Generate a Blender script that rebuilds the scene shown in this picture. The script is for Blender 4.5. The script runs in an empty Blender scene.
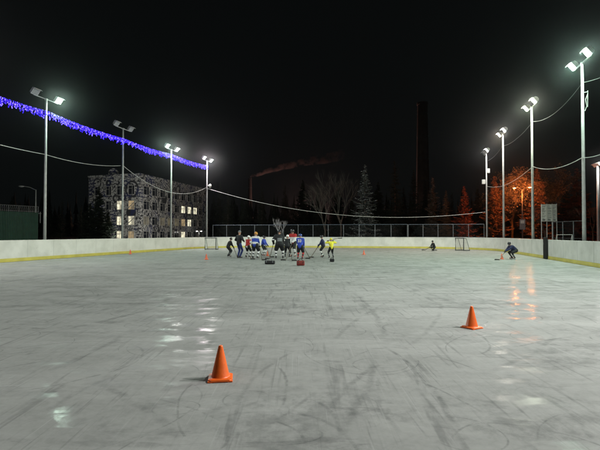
import bpy, bmesh, math, random
import numpy as np
from mathutils import Vector, Matrix, Quaternion
R = math.radians
sc = bpy.context.scene
col = sc.collection
random.seed(7)

# ------------------------------------------------------------------ camera frame and rink frame
F = 450.0 / 600.0            # focal length as a fraction of picture width
HC = 1.55                    # eye height
TH = R(12.3)                 # the rink's long axis is turned this much to the right of the view
CT, ST = math.cos(TH), math.sin(TH)

def RK(u, v, z=0.0):         # rink coordinates: u along the rink, v across it (metres)
    return Vector((v * CT + u * ST, u * CT - v * ST, z))

def G(px, Y, z=0.0):         # a spot seen in picture column px (of 600) at distance Y
    return Vector(((px - 300) / 450.0 * Y, Y, z))

def ZH(py, Y):               # height of a spot seen at row py at distance Y
    return HC + (234 - py) / 450.0 * Y

# ------------------------------------------------------------------ materials
def new_mat(name):
    m = bpy.data.materials.new(name); m.use_nodes = True
    nt = m.node_tree
    return m, nt, nt.nodes['Principled BSDF']

def simple(name, c, rough=.6, metal=0.0, var=.12, scale=6.0, bump=0.0, spec=.5):
    m, nt, b = new_mat(name)
    tc = nt.nodes.new('ShaderNodeTexCoord'); n = nt.nodes.new('ShaderNodeTexNoise')
    n.inputs['Scale'].default_value = scale; n.inputs['Detail'].default_value = 5
    nt.links.new(tc.outputs['Object'], n.inputs['Vector'])
    r = nt.nodes.new('ShaderNodeValToRGB')
    r.color_ramp.elements[0].position = .3; r.color_ramp.elements[1].position = .7
    r.color_ramp.elements[0].color = (*[x * (1 - var) for x in c], 1)
    r.color_ramp.elements[1].color = (*[min(1, x * (1 + var)) for x in c], 1)
    nt.links.new(n.outputs['Fac'], r.inputs['Fac']); nt.links.new(r.outputs['Color'], b.inputs['Base Color'])
    b.inputs['Roughness'].default_value = rough; b.inputs['Metallic'].default_value = metal
    b.inputs['Specular IOR Level'].default_value = spec
    if bump:
        bp = nt.nodes.new('ShaderNodeBump'); bp.inputs['Strength'].default_value = bump
        bp.inputs['Distance'].default_value = .02
        nt.links.new(n.outputs['Fac'], bp.inputs['Height']); nt.links.new(bp.outputs['Normal'], b.inputs['Normal'])
    return m

def emis(name, c, s, sampling='AUTO'):
    m, nt, b = new_mat(name)
    b.inputs['Base Color'].default_value = (.3, .3, .3, 1)
    b.inputs['Emission Color'].default_value = (*c, 1); b.inputs['Emission Strength'].default_value = s
    m.cycles.emission_sampling = sampling
    return m

M = {}
M['galv'] = simple('galvanised_steel', (.50, .51, .50), .55, .15, .15, 3)
M['housing'] = simple('lamp_housing', (.62, .62, .60), .5)
M['lens_off'] = simple('dead_lens', (.35, .36, .36), .2)
M['darkmetal'] = simple('dark_metal', (.05, .055, .06), .5)
M['rail'] = simple('fence_rail', (.09, .115, .15), .5)
M['yellow'] = simple('yellow_kickplate', (.68, .60, .13), .5, 0, .14, 1.5)
M['black'] = simple('black_cloth', (.012, .013, .016), .8)
M['rubber'] = simple('black_rubber', (.008, .008, .009), .9)
M['navy'] = simple('navy_cloth', (.015, .02, .07), .8)
M['bluetrouser'] = simple('blue_trouser', (.03, .05, .20), .8)
M['blue'] = simple('blue_jersey', (.025, .06, .42), .75)
M['red'] = simple('red_jersey', (.42, .02, .02), .75)
M['bagred'] = simple('bag_red', (.20, .025, .02), .8)
M['white'] = simple('white_cloth', (.72, .72, .74), .8)
M['yel'] = simple('yellow_jersey', (.75, .68, .05), .75)
M['grey'] = simple('grey_cloth', (.18, .19, .20), .8)
M['skin'] = simple('skin', (.45, .26, .19), .55)
M['mouth'] = simple('lips', (.30, .09, .08), .5)
M['eye'] = simple('eye', (.02, .015, .012), .3)
M['orangehelmet'] = simple('orange_helmet', (.60, .26, .04), .35)
M['whitehelmet'] = simple('white_helmet', (.75, .75, .75), .3)
M['blackhelmet'] = simple('black_helmet', (.02, .02, .025), .3)
M['bluehelmet'] = simple('blue_helmet', (.03, .06, .25), .3)
M['steel'] = simple('skate_steel', (.6, .6, .62), .25, .9)
M['wood'] = simple('stick_shaft', (.09, .07, .05), .5)
M['tape'] = simple('stick_tape', (.02, .02, .02), .9)
M['net'] = simple('white_net', (.70, .70, .66), .8)
M['bark'] = simple('bark', (.06, .045, .035), .9, 0, .3, 4)
M['frostleaf'] = simple('frosted_leaves', (.36, .37, .37), .8, 0, .5, 1.0)
M['redlit'] = simple('redlit_foliage', (.30, .085, .04), .85, 0, .6, 1.0)  # red lamplight is put into this foliage colour
M['fpost'] = simple('fence_post_steel', (.16, .175, .19), .5)
M['stackdark'] = simple('dark_stack', (.02, .017, .016), .9)  # very dark so it stays dim beside the added lamp
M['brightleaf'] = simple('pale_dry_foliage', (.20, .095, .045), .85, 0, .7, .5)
M['birch'] = simple('birch_bark', (.075, .07, .058), .9, 0, .4, 3)
M['needle'] = simple('spruce_needles', (.035, .05, .032), .8, 0, .45, 1.2)
M['frostneedle'] = simple('frosted_needles', (.06, .072, .065), .8, 0, .5, 1.5)
M['leafdry'] = simple('dry_leaves', (.16, .11, .06), .8, 0, .5, 1.0)
M['snow'] = simple('snow', (.75, .76, .78), .7)
M['cable'] = simple('cable', (.45, .45, .43), .6)
M['greenfence'] = simple('green_sheet', (.02, .085, .055), .5, 0, .15, 2)
M['brick'] = simple('chimney_brick', (.085, .065, .055), .9, 0, .25, .4)
M['frame'] = simple('window_frame', (.50, .50, .47), .6)
M['roofm'] = simple('roof_felt', (.05, .05, .055), .9)
M['panelw'] = simple('sign_white', (.60, .62, .58), .5)
M['ink'] = simple('sign_ink', (.12, .13, .14), .7)
M['pane_dark'] = simple('dark_pane', (.03, .035, .045), .15)
M['orangecone'] = simple('orange_plastic', (.80, .13, .015), .42, 0, .10, 9, .15)
M['orangefar'] = simple('pale_red_plastic', (.75, .14, .06), .5)

def boards_mat():
    m, nt, b = new_mat('board_plastic')
    L = nt.links.new; N = nt.nodes.new
    tc = N('ShaderNodeTexCoord')
    n = N('ShaderNodeTexNoise'); n.inputs['Scale'].default_value = 1.3; n.inputs['Detail'].default_value = 8
    L(tc.outputs['Object'], n.inputs['Vector'])
    r = N('ShaderNodeValToRGB'); r.color_ramp.elements[0].position = .3; r.color_ramp.elements[1].position = .62
    r.color_ramp.elements[0].color = (.68, .685, .64, 1); r.color_ramp.elements[1].color = (.84, .84, .80, 1)
    L(n.outputs['Fac'], r.inputs['Fac'])
    # puck scuffs
    mp = N('ShaderNodeMapping'); mp.inputs['Scale'].default_value = (1.2, 1.2, 5)
    L(tc.outputs['Object'], mp.inputs['Vector'])
    n2 = N('ShaderNodeTexNoise'); n2.inputs['Scale'].default_value = 3.2; n2.inputs['Detail'].default_value = 3
    L(mp.outputs['Vector'], n2.inputs['Vector'])
    r2 = N('ShaderNodeValToRGB'); r2.color_ramp.elements[0].position = .66; r2.color_ramp.elements[1].position = .74
    L(n2.outputs['Fac'], r2.inputs['Fac'])
    mx = N('ShaderNodeMix'); mx.data_type = 'RGBA'; mx.inputs[7].default_value = (.25, .25, .25, 1)
    mu = N('ShaderNodeMath'); mu.operation = 'MULTIPLY'; mu.inputs[1].default_value = .45
    L(r2.outputs['Color'], mu.inputs[0]); L(mu.outputs[0], mx.inputs[0]); L(r.outputs['Color'], mx.inputs[6])
    L(mx.outputs[2], b.inputs['Base Color']); b.inputs['Roughness'].default_value = .45
    return m
M['board'] = boards_mat()

def ice_mat():
    m, nt, b = new_mat('skated_ice')
    L = nt.links.new; N = nt.nodes.new
    tc = N('ShaderNodeTexCoord')
    def mapping(rot, sc_, loc=(0, 0, 0)):
        mp = N('ShaderNodeMapping'); mp.inputs['Rotation'].default_value = (0, 0, R(rot))
        mp.inputs['Scale'].default_value = sc_; mp.inputs['Location'].default_value = loc
        L(tc.outputs['Object'], mp.inputs['Vector']); return mp.outputs['Vector']
    def noise(vec, s, d=6, ro=.6, dist=0):
        n = N('ShaderNodeTexNoise'); n.inputs['Scale'].default_value = s; n.inputs['Detail'].default_value = d
        n.inputs['Roughness'].default_value = ro; n.inputs['Distortion'].default_value = dist
        L(vec, n.inputs['Vector']); return n.outputs['Fac']
    def step(v, a, b_):
        mr = N('ShaderNodeMapRange'); mr.interpolation_type = 'SMOOTHSTEP'
        mr.inputs['From Min'].default_value = a; mr.inputs['From Max'].default_value = b_
        L(v, mr.inputs['Value']); return mr.outputs['Result']
    def mth(op, a, b_=None):
        x = N('ShaderNodeMath'); x.operation = op
        for i, q in enumerate((a, b_)):
            if q is None: continue
            if isinstance(q, (int, float)): x.inputs[i].default_value = q
            else: L(q, x.inputs[i])
        return x.outputs[0]
    def mixc(f, a, c):
        mx = N('ShaderNodeMix'); mx.data_type = 'RGBA'
        for i, q in ((0, f), (6, a), (7, c)):
            if isinstance(q, tuple): mx.inputs[i].default_value = q
            elif isinstance(q, float): mx.inputs[i].default_value = q
            else: L(q, mx.inputs[i])
        return mx.outputs[2]
    big = noise(mapping(20, (1, 1, 1)), .16, 5, .55, .4)
    mid = noise(mapping(-8, (.55, 1.6, 1)), .9, 8, .62, .5)
    fine = noise(mapping(0, (1, 1, 1)), 9, 8, .7)
    base = mixc(step(big, .35, .65), (.235, .241, .236, 1), (.29, .296, .290, 1))
    base = mixc(mth('MULTIPLY', step(mid, .40, .66), .6), base, (.345, .35, .345, 1))
    # long worn tracks in a few directions, dark where the frost was scraped off
    dark = None
    for k, (rot, sx, sy, s, a, b_, w) in enumerate(((35, 6, .5, .55, .60, .74, .55), (-38, 5, .42, .7, .61, .75, .55),
                                       (62, 7, .6, .8, .61, .72, .45), (80, 8, .7, .55, .60, .72, .45), (5, 6, .5, .65, .61, .73, .45), (100, 5, .8, .9, .60, .72, .45))):
        t = step(noise(mapping(rot, (sx, sy, 1), (k * 7.3, k * 3.1, 0)), s, 4, .55, .7), a, b_)
        msk = step(noise(mapping(0, (1, 1, 1), (k * 11.0, 5 * k, 0)), .33, 2), .42, .60)
        t = mth('MULTIPLY', mth('MULTIPLY', t, msk), w)
        dark = t if dark is None else mth('MAXIMUM', dark, t)
    base = mixc(dark, base, (.085, .088, .09, 1))
    # smudges where skaters turned
    sm = noise(mapping(8, (.6, 2.3, 1), (4, 9, 0)), .85, 7, .68, .8)
    base = mixc(mth('MULTIPLY', step(sm, .57, .68), .5), base, (.09, .093, .093, 1))
    sm2 = mth('MULTIPLY', step(noise(mapping(-25, (.8, 1.3, 1), (14, 2, 0)), .42, 6, .62, 1.2), .53, .63), step(noise(mapping(40, (1, 1, 1), (1, 2, 0)), 2.6, 6, .75), .40, .62))
    base = mixc(mth('MULTIPLY', sm2, .38), base, (.065, .07, .07, 1))
    crz = step(noise(mapping(0, (1, 1, 1), (6, 4, 0)), 5.5, 9, .78, 1.5), .45, .66)
    base = mixc(mth('MULTIPLY', crz, .16), base, (.10, .102, .103, 1))
    # curved skate cuts: thin arcs round scattered centres
    lines = None
    for k, (vs, r0, rr, w) in enumerate(((.30, .5, 2.6, .022), (.42, .3, 2.0, .016), (.22, 1.2, 3.6, .022), (.65, .2, 1.3, .012), (.16, 1, 5., .022), (.50, .3, 1.8, .013), (.12, 1, 7., .022), (.8, .2, 1.0, .010), (.36, .6, 2.4, .014))):
        vec = mapping(17 * k, (1, 1, 1), (k * 13.7, k * 5.9, 0))
        nn = N('ShaderNodeTexNoise'); nn.inputs['Scale'].default_value = .25; L(vec, nn.inputs['Vector'])
        ad = N('ShaderNodeVectorMath'); ad.operation = 'MULTIPLY_ADD'; ad.inputs[1].default_value = (1.6, 1.6, 0)
        L(nn.outputs['Color'], ad.inputs[0]); L(vec, ad.inputs[2])
        vo = N('ShaderNodeTexVoronoi'); vo.voronoi_dimensions = '2D'; vo.inputs['Scale'].default_value = vs
        L(ad.outputs[0], vo.inputs['Vector'])
        d = mth('DIVIDE', vo.outputs['Distance'], vs)
        sepc = N('ShaderNodeSeparateColor'); L(vo.outputs['Color'], sepc.inputs[0])
        rad = mth('MULTIPLY_ADD', sepc.outputs[0], rr * .8)
        rad.node.inputs[2].default_value = r0
        dd = mth('ABSOLUTE', mth('SUBTRACT', d, rad))
        ln = step(dd, w, w * .3)
        gap = mth('MULTIPLY', step(noise(vec, .5, 3), .47, .58), step(noise(mapping(0, (1, 1, 1), (k * 2.0, 7, 0)), 6, 5, .8), .35, .55))
        ln = mth('MULTIPLY', ln, gap)
        lines = ln if lines is None else mth('MAXIMUM', lines, ln)
    # individual long skate strokes
    px = lambda x, y: ((x - 300) / 450 * HC * 450 / (y - 234), HC * 450 / (y - 234))
    strokes = [((378, 340), (462, 452), .05, .035, .55), ((306, 392), (334, 430), .1, .03, .5), ((398, 352), (335, 412), -.06, .04, .4), ((372, 352), (330, 436), .05, .05, .35),
               ((100, 380), (176, 428), 0, .06, .35), ((272, 356), (258, 418), .12, .018, .45), ((258, 414), (300, 440), .15, .018, .45), ((300, 345), (240, 402), -.05, .03, .35),
               ((350, 290), (385, 345), .03, .06, .4), ((392, 300), (330, 345), -.03, .05, .35), ((440, 300), (400, 350), .04, .05, .3), ((180, 300), (60, 330), .04, .07, .35),
               ((560, 330), (480, 372), .04, .05, .3), ((130, 330), (40, 372), .05, .06, .3), ((420, 290), (500, 315), -.03, .08, .35), ((230, 300), (330, 312), .02, .07, .3),
               ((30, 420), (120, 372), .03, .04, .3), ((520, 380), (590, 440), .05, .03, .3), ((250, 440), (330, 385), .04, .025, .35), ((410, 440), (380, 372), .08, .03, .3)]
    wob = N('ShaderNodeTexNoise'); wob.inputs['Scale'].default_value = 1.4; wob.inputs['Detail'].default_value = 4; L(tc.outputs['Object'], wob.inputs['Vector'])
    wv = N('ShaderNodeVectorMath'); wv.operation = 'MULTIPLY_ADD'; wv.inputs[1].default_value = (.16, .16, 0); L(wob.outputs['Color'], wv.inputs[0]); L(tc.outputs['Object'], wv.inputs[2])
    def dotc(v, c_):
        x = N('ShaderNodeVectorMath'); x.operation = 'DOT_PRODUCT'; x.inputs[1].default_value = c_; L(v, x.inputs[0]); return x.outputs['Value']
    sk = None
    rub = step(noise(mapping(0, (1, 1, 1), (2, 8, 0)), 3.0, 6, .75), .36, .62)
    for (a_, b2, cv, wd, stg) in strokes:
        A, B = Vector((*px(*a_), 0)), Vector((*px(*b2), 0)); d_ = B - A; ln_ = d_.length; d_ /= ln_; n_ = Vector((-d_.y, d_.x, 0))
        t_ = mth('ADD', dotc(wv.outputs[0], d_), -A.dot(d_) - .08); s_ = mth('ADD', dotc(wv.outputs[0], n_), -A.dot(n_) - .08 * (n_.x + n_.y))
        bow = mth('MULTIPLY', mth('MULTIPLY', t_, mth('SUBTRACT', ln_, t_)), 4 * cv / ln_)
        e_ = mth('ABSOLUTE', mth('SUBTRACT', s_, bow))
        k_ = mth('MULTIPLY', mth('MULTIPLY', step(e_, wd * 1.3, wd * .2), step(t_, 0, ln_ * .2)), step(t_, ln_, ln_ * .75))
        k_ = mth('MULTIPLY', k_, stg)
        sk = k_ if sk is None else mth('MAXIMUM', sk, k_)
    base = mixc(mth('MULTIPLY', sk, rub), base, (.06, .064, .065, 1))
    base = mixc(mth('MULTIPLY', lines, .36), base, (.055, .06, .062, 1))
    # fine straight scratches, pale shavings
    scr = None
    for k, rot in enumerate((28, -47, 71, 8, -15, 50, 38)):
        t = step(noise(mapping(rot, (22, .35, 1), (k * 3.7, k * 2.1, 0)), 1.3, 2, .5, .15), .66, .74)
        msk = step(noise(mapping(0, (1, 1, 1), (k * 5.0, 9 * k, 0)), .5, 2), .45, .6)
        t = mth('MULTIPLY', t, msk)
        scr = t if scr is None else mth('MAXIMUM', scr, t)
    base = mixc(mth('MULTIPLY', scr, .25), base, (.42, .43, .43, 1))
    dsc = None
    for k, rot in enumerate((-20, 52, -8, 33)):
        t = step(noise(mapping(rot, (9, .28, 1), (k * 6.1 + 2, k * 1.7, 0)), 1.5, 4, .6, .25), .60, .70)
        msk = step(noise(mapping(0, (1, 1, 1), (k * 4.0 + 1, 3 * k + 9, 0)), .4, 3), .44, .60)
        t = mth('MULTIPLY', t, msk); dsc = t if dsc is None else mth('MAXIMUM', dsc, t)
    base = mixc(mth('MULTIPLY', dsc, .42), base, (.09, .094, .095, 1))
    base = mixc(mth('MULTIPLY', step(fine, .35, .7), .20), base, (.40, .40, .40, 1))
    L(base, b.inputs['Base Color'])
    rg = mth('MULTIPLY_ADD', step(mid, .3, .7), .16); rg.node.inputs[2].default_value = .07
    L(mth('ADD', rg, mth('MULTIPLY', fine, .06)), b.inputs['Roughness'])
    L(mth('MULTIPLY', step(noise(mapping(12, (1, 1.8, 1), (3, 3, 0)), 1.7, 4, .6), .50, .66), .008), b.inputs['Specular IOR Level'])
    b.inputs['IOR'].default_value = 1.31
    b.inputs['Coat Weight'].default_value = .0
    h1 = noise(mapping(-6, (.8, 1.8, 1)), 3.2, 2.5, .5)
    bp = N('ShaderNodeBump'); bp.inputs['Strength'].default_value = .27; bp.inputs['Distance'].default_value = .02
    L(mth('ADD', h1, mth('MULTIPLY', fine, .15)), bp.inputs['Height']); L(bp.outputs['Normal'], b.inputs['Normal'])
    return m
M['ice'] = ice_mat()

_A, _B, _C = G(88.3, 96), G(139.5, 91.5), G(206.5, 124)
def _wl(f, py): p = (_A - _B) * (1 - f); p.z = ZH(py, 92.5); return tuple(p)
def _wr(f, py): p = (_C - _B) * f; p.z = ZH(py, 92.5); return tuple(p)
RINGS = [(_wl(.85, 189), 1.35, 1.75), (_wl(.84, 212.5), 0, 1.25), (_wl(.40, 182), .2, .75), (_wl(.17, 182), .9, 1.15), (_wl(.55, 198), .5, .9), (_wr(.30, 196), .0, 1.1),
         (_wr(.12, 181), .5, .8), (_wr(.50, 183), .8, 1.15), (_wr(.62, 212), .4, .8), (_wr(.78, 185), .3, 1.0), (_wr(.2, 228), .6, 1.0), (_wl(.2, 213), .7, 1.2), (_wr(.42, 213), .2, .6)]
def mural_mat():
    m, nt, b = new_mat('painted_wall')
    L = nt.links.new; N = nt.nodes.new
    tc = N('ShaderNodeTexCoord')
    n0 = N('ShaderNodeTexNoise'); n0.inputs['Scale'].default_value = .35; L(tc.outputs['Object'], n0.inputs['Vector'])
    ad = N('ShaderNodeVectorMath'); ad.operation = 'MULTIPLY_ADD'; ad.inputs[1].default_value = (3, 3, 3)
    L(n0.outputs['Color'], ad.inputs[0]); L(tc.outputs['Object'], ad.inputs[2])
    vo = N('ShaderNodeTexVoronoi'); vo.feature = 'DISTANCE_TO_EDGE'; vo.inputs['Scale'].default_value = 1.0
    L(ad.outputs[0], vo.inputs['Vector'])
    w = N('ShaderNodeTexWave'); w.wave_type = 'RINGS'; w.inputs['Scale'].default_value = .55; w.inputs['Distortion'].default_value = 9
    w.inputs['Detail'].default_value = 1; w.inputs['Detail Scale'].default_value = .7
    L(tc.outputs['Object'], w.inputs['Vector'])
    n = N('ShaderNodeTexNoise'); n.inputs['Scale'].default_value = .85; n.inputs['Detail'].default_value = 1.5; n.inputs['Distortion'].default_value = 2.5
    L(tc.outputs['Object'], n.inputs['Vector'])
    def ramp(v, a, c):
        r = N('ShaderNodeMapRange'); r.inputs['From Min'].default_value = a; r.inputs['From Max'].default_value = c
        L(v, r.inputs['Value']); return r.outputs['Result']
    def mth(op, a, c):
        x = N('ShaderNodeMath'); x.operation = op; L(a, x.inputs[0])
        if isinstance(c, float): x.inputs[1].default_value = c
        else: L(c, x.inputs[1])
        return x.outputs[0]
    ink = mth('MAXIMUM', ramp(n.outputs['Fac'], .545, .57), mth('MULTIPLY', ramp(w.outputs['Fac'], .80, .84), ramp(n0.outputs['Fac'], .45, .5)))
    ink = mth('MAXIMUM', ink, mth('MULTIPLY', ramp(vo.outputs['Distance'], .05, .035), 0.8))
    for (c_, ra, rb) in RINGS:
        dv = N('ShaderNodeVectorMath'); dv.operation = 'DISTANCE'; dv.inputs[1].default_value = c_; L(tc.outputs['Object'], dv.inputs[0])
        sb = mth('SUBTRACT', dv.outputs['Value'], (ra + rb) / 2); ab = N('ShaderNodeMath'); ab.operation = 'ABSOLUTE'; L(sb, ab.inputs[0])
        ink = mth('MAXIMUM', ink, ramp(ab.outputs[0], (rb - ra) / 2 + .05, (rb - ra) / 2 - .05))
    mx = N('ShaderNodeMix'); mx.data_type = 'RGBA'; mx.inputs[6].default_value = (.68, .68, .65, 1)
    cr = N('ShaderNodeValToRGB'); cr.color_ramp.elements[0].color = (.05, .052, .058, 1); cr.color_ramp.elements[1].color = (.04, .05, .13, 1)
    cr.color_ramp.elements[0].position = .5; cr.color_ramp.elements[1].position = .56
    L(n0.outputs['Fac'], cr.inputs['Fac']); L(cr.outputs['Color'], mx.inputs[7]); L(ink, mx.inputs[0])
    L(mx.outputs[2], b.inputs['Base Color']); b.inputs['Roughness'].default_value = .85
    return m
M['mural'] = mural_mat()

def lit_pane(name, c, s):
    m, nt, b = new_mat(name)
    L = nt.links.new; N = nt.nodes.new
    tc = N('ShaderNodeTexCoord'); n = N('ShaderNodeTexNoise'); n.inputs['Scale'].default_value = 1.1; n.inputs['Detail'].default_value = 2
    L(tc.outputs['Object'], n.inputs['Vector'])
    mr = N('ShaderNodeMapRange'); mr.inputs['From Min'].default_value = .35; mr.inputs['From Max'].default_value = .65
    mr.inputs['To Min'].default_value = s * .35; mr.inputs['To Max'].default_value = s * 1.3
    L(n.outputs['Fac'], mr.inputs['Value']); L(mr.outputs['Result'], b.inputs['Emission Strength'])
    b.inputs['Emission Color'].default_value = (*c, 1); b.inputs['Base Color'].default_value = (.2, .2, .2, 1)
    m.cycles.emission_sampling = 'NONE'
    return m
M['pane_bright'] = lit_pane('bright_pane', (1, .93, .66), .9)
M['pane_warm'] = lit_pane('warm_pane', (1, .72, .36), .30)
M['pane_dim'] = lit_pane('dim_pane', (.9, .75, .40), .09)

# ------------------------------------------------------------------ object helpers
def tag(o, label=None, cat=None, group=None, kind=None):
    if label: o['label'] = label
    if cat: o['category'] = cat
    if group: o['group'] = group
    if kind: o['kind'] = kind
    return o

def empty(name, loc=(0, 0, 0), rz=0):
    o = bpy.data.objects.new(name, None); col.objects.link(o)
    o.location = loc; o.rotation_euler = (0, 0, rz); o.empty_display_size = .2
    return o

def link(name, me, mat=None, parent=None, loc=None, smooth=False):
    o = bpy.data.objects.new(name, me); col.objects.link(o)
    if mat is not None:
        for mm in (mat if isinstance(mat, (list, tuple)) else [mat]): me.materials.append(mm)
    if parent: o.parent = parent
    if loc is not None: o.location = loc
    if smooth:
        for p in me.polygons: p.use_smooth = True
    return o

def copy_tree(o, parent=None):
    c = o.copy(); col.objects.link(c)
    if parent: c.parent = parent
    for ch in list(o.children): copy_tree(ch, c)
    return c

class MB:
    def __init__(s): s.v = []; s.f = []; s.mi = []
    def add(s, vs, fs, mi=0):
        n = len(s.v); s.v += [tuple(x) for x in vs]; s.f += [tuple(i + n for i in f) for f in fs]; s.mi += [mi] * len(fs)
    def box(s, c, d, rot=None, mi=0):
        c = Vector(c); hx, hy, hz = d[0] / 2, d[1] / 2, d[2] / 2
        vs = [Vector((x, y, z)) for x in (-hx, hx) for y in (-hy, hy) for z in (-hz, hz)]
        if rot is not None: vs = [rot @ q for q in vs]
        s.add([q + c for q in vs], [(0, 1, 3, 2), (4, 6, 7, 5), (0, 4, 5, 1), (2, 3, 7, 6), (0, 2, 6, 4), (1, 5, 7, 3)], mi)
    def tube(s, pts, rad, n=8, cap=True, mi=0):
        pts = [Vector(p) for p in pts]
        if not isinstance(rad, (list, tuple)): rad = [rad] * len(pts)
        rings = []
        for i, p in enumerate(pts):
            t = (pts[min(i + 1, len(pts) - 1)] - pts[max(i - 1, 0)]).normalized()
            a = Vector((0, 0, 1)) if abs(t.z) < .9 else Vector((1, 0, 0))
            x = t.cross(a).normalized(); y = t.cross(x)
            rings.append([p + (x * math.cos(2 * math.pi * k / n) + y * math.sin(2 * math.pi * k / n)) * rad[i] for k in range(n)])
        vs = [q for r in rings for q in r]; fs = []
        for i in range(len(pts) - 1):
            for k in range(n):
                k2 = (k + 1) % n
                fs.append((i * n + k, i * n + k2, (i + 1) * n + k2, (i + 1) * n + k))
        if cap:
            fs.append(tuple(reversed(range(n)))); fs.append(tuple((len(pts) - 1) * n + k for k in range(n)))
        s.add(vs, fs, mi)
    def lathe(s, prof, n=24, c=(0, 0, 0), mi=0):
        c = Vector(c); vs = []; fs = []
        for r, z in prof:
            for k in range(n):
                a = 2 * math.pi * k / n; vs.append(c + Vector((r * math.cos(a), r * math.sin(a), z)))
        for i in range(len(prof) - 1):
            for k in range(n):
                k2 = (k + 1) % n
                fs.append((i * n + k, i * n + k2, (i + 1) * n + k2, (i + 1) * n + k))
        fs.append(tuple(reversed(range(n)))); fs.append(tuple((len(prof) - 1) * n + k for k in range(n)))
        s.add(vs, fs, mi)
    def ball(s, c, r, nu=10, nv=6, mi=0):
        c = Vector(c); r = Vector(r) if isinstance(r, (tuple, list, Vector)) else Vector((r, r, r))
        vs = [c + Vector((0, 0, -r.z))]
        for j in range(1, nv):
            a = -math.pi / 2 + math.pi * j / nv
            for k in range(nu):
                b = 2 * math.pi * k / nu
                vs.append(c + Vector((r.x * math.cos(a) * math.cos(b), r.y * math.cos(a) * math.sin(b), r.z * math.sin(a))))
        vs.append(c + Vector((0, 0, r.z))); fs = []
        for k in range(nu): fs.append((0, 1 + (k + 1) % nu, 1 + k))
        for j in range(nv - 2):
            for k in range(nu):
                k2 = (k + 1) % nu
                fs.append((1 + j * nu + k, 1 + j * nu + k2, 1 + (j + 1) * nu + k2, 1 + (j + 1) * nu + k))
        top = len(vs) - 1; bse = 1 + (nv - 2) * nu
        for k in range(nu): fs.append((top, bse + k, bse + (k + 1) % nu))
        s.add(vs, fs, mi)
    def mesh(s, name='m'):
        me = bpy.data.meshes.new(name); me.from_pydata(s.v, [], s.f); me.update()
        if any(s.mi): me.polygons.foreach_set('material_index', s.mi)
        return me
    def build(s, name, mat, parent=None, loc=None, smooth=False, bevel=0):
        me = s.mesh(name)
        o = link(name, me, mat, parent, loc, smooth)
        if bevel:
            md = o.modifiers.new('b', 'BEVEL'); md.width = bevel; md.segments = 2
        return o

# ------------------------------------------------------------------ the ground and the ice
def grid_plane(name, size, mat, z, kind):
    mb = MB(); mb.add([(-size, -size * .3, z), (size, -size * .3, z), (size, size, z), (-size, size, z)], [(0, 1, 2, 3)])
    return tag(mb.build(name, mat), kind=kind)
M['ground'] = simple('trodden_snow', (.16, .16, .165), .9, 0, .4, .08)
tag(grid_plane('ground', 900, M['ground'], -.03, 'structure'), 'dark trodden snow around the rink', None)

U0, U1, V0, V1, RC = -10.0, 50.3, -21.0, 9.0, 8.0
def rink_path(off=0.0, step=.5):
    """closed outline of the rink (rounded rectangle), offset outward by off"""
    u0, u1, v0, v1, r = U0 - off, U1 + off, V0 - off, V1 + off, RC + off
    pts = []
    def line(a, b):
        n = max(1, int(math.dist(a, b) / step))
        for i in range(n): pts.append((a[0] + (b[0] - a[0]) * i / n, a[1] + (b[1] - a[1]) * i / n))
    def arc(cu, cv, a0):
        for i in range(16):
            a = a0 + math.pi / 2 * i / 16
            pts.append((cu + r * math.cos(a), cv + r * math.sin(a)))
    line((u0 + r, v1), (u1 - r, v1))           # right side, going away
    for i in range(16):
        a = math.pi / 2 - math.pi / 2 * i / 16
        pts.append((u1 - r + r * math.cos(a), v1 - r + r * math.sin(a)))
    line((u1, v1 - r), (u1, v0 + r))
    for i in range(16):
        a = -math.pi / 2 * i / 16
        pts.append((u1 - r + r * math.cos(a), v0 + r + r * math.sin(a)))
    line((u1 - r, v0), (u0 + r, v0))
    for i in range(16):
        a = -math.pi / 2 - math.pi / 2 * i / 16
        pts.append((u0 + r + r * math.cos(a), v0 + r + r * math.sin(a)))
    line((u0, v0 + r), (u0, v1 - r))
    for i in range(16):
        a = math.pi - math.pi / 2 * i / 16
        pts.append((u0 + r + r * math.cos(a), v1 - r + r * math.sin(a)))
    return pts
pth = rink_path(-.02)
mb = MB(); mb.add([RK(u, v, 0) for u, v in pth], [tuple(reversed(range(len(pth))))])
tag(mb.build('ice', M['ice']), 'scuffed grey skating ice', kind='structure')

# boards: one fence with panels, kickplate and top rail
boards = tag(empty('rink_boards', RK(U1, -6)), 'white plastic rink boards with yellow kickplate round the ice', 'rink boards')
org = RK(U1, -6)
def band(name, in_off, out_off, z0, z1, mat, bev=0):
    a = rink_path(in_off); b_ = rink_path(out_off); n = len(a)
    mb = MB(); vs = []
    for (u, v) in a: vs += [RK(u, v, z0) - org, RK(u, v, z1) - org]
    for (u, v) in b_: vs += [RK(u, v, z0) - org, RK(u, v, z1) - org]
    fs = []
    for i in range(n):
        j = (i + 1) % n; A, B = 2 * i, 2 * j; C, D = 2 * n + 2 * i, 2 * n + 2 * j
        fs += [(A, B, B + 1, A + 1), (C, C + 1, D + 1, D), (A + 1, B + 1, D + 1, C + 1), (A, C, D, B)]
    mb.add(vs, fs)
    return mb.build(name, mat, boards)
def rink_path_n(off): return rink_path(off, .5)
# same vertex count for inner and outer paths: sample the nominal outline and push along the normal
_base = rink_path(0, .5)
def rink_path(off=0.0, step=.5):
    n = len(_base); out = []
    for i in range(n):
        p, q = _base[i - 1], _base[(i + 1) % n]
        du, dv = q[0] - p[0], q[1] - p[1]; l = math.hypot(du, dv) or 1
        out.append((_base[i][0] - dv / l * off, _base[i][1] + du / l * off))
    return out
band('panel', 0, .05, .02, 1.17, M['board'])
band('kickplate', -.014, .001, .004, .20, M['yellow'])
band('top_rail', -.02, .075, 1.17, 1.205, M['board'])
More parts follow.
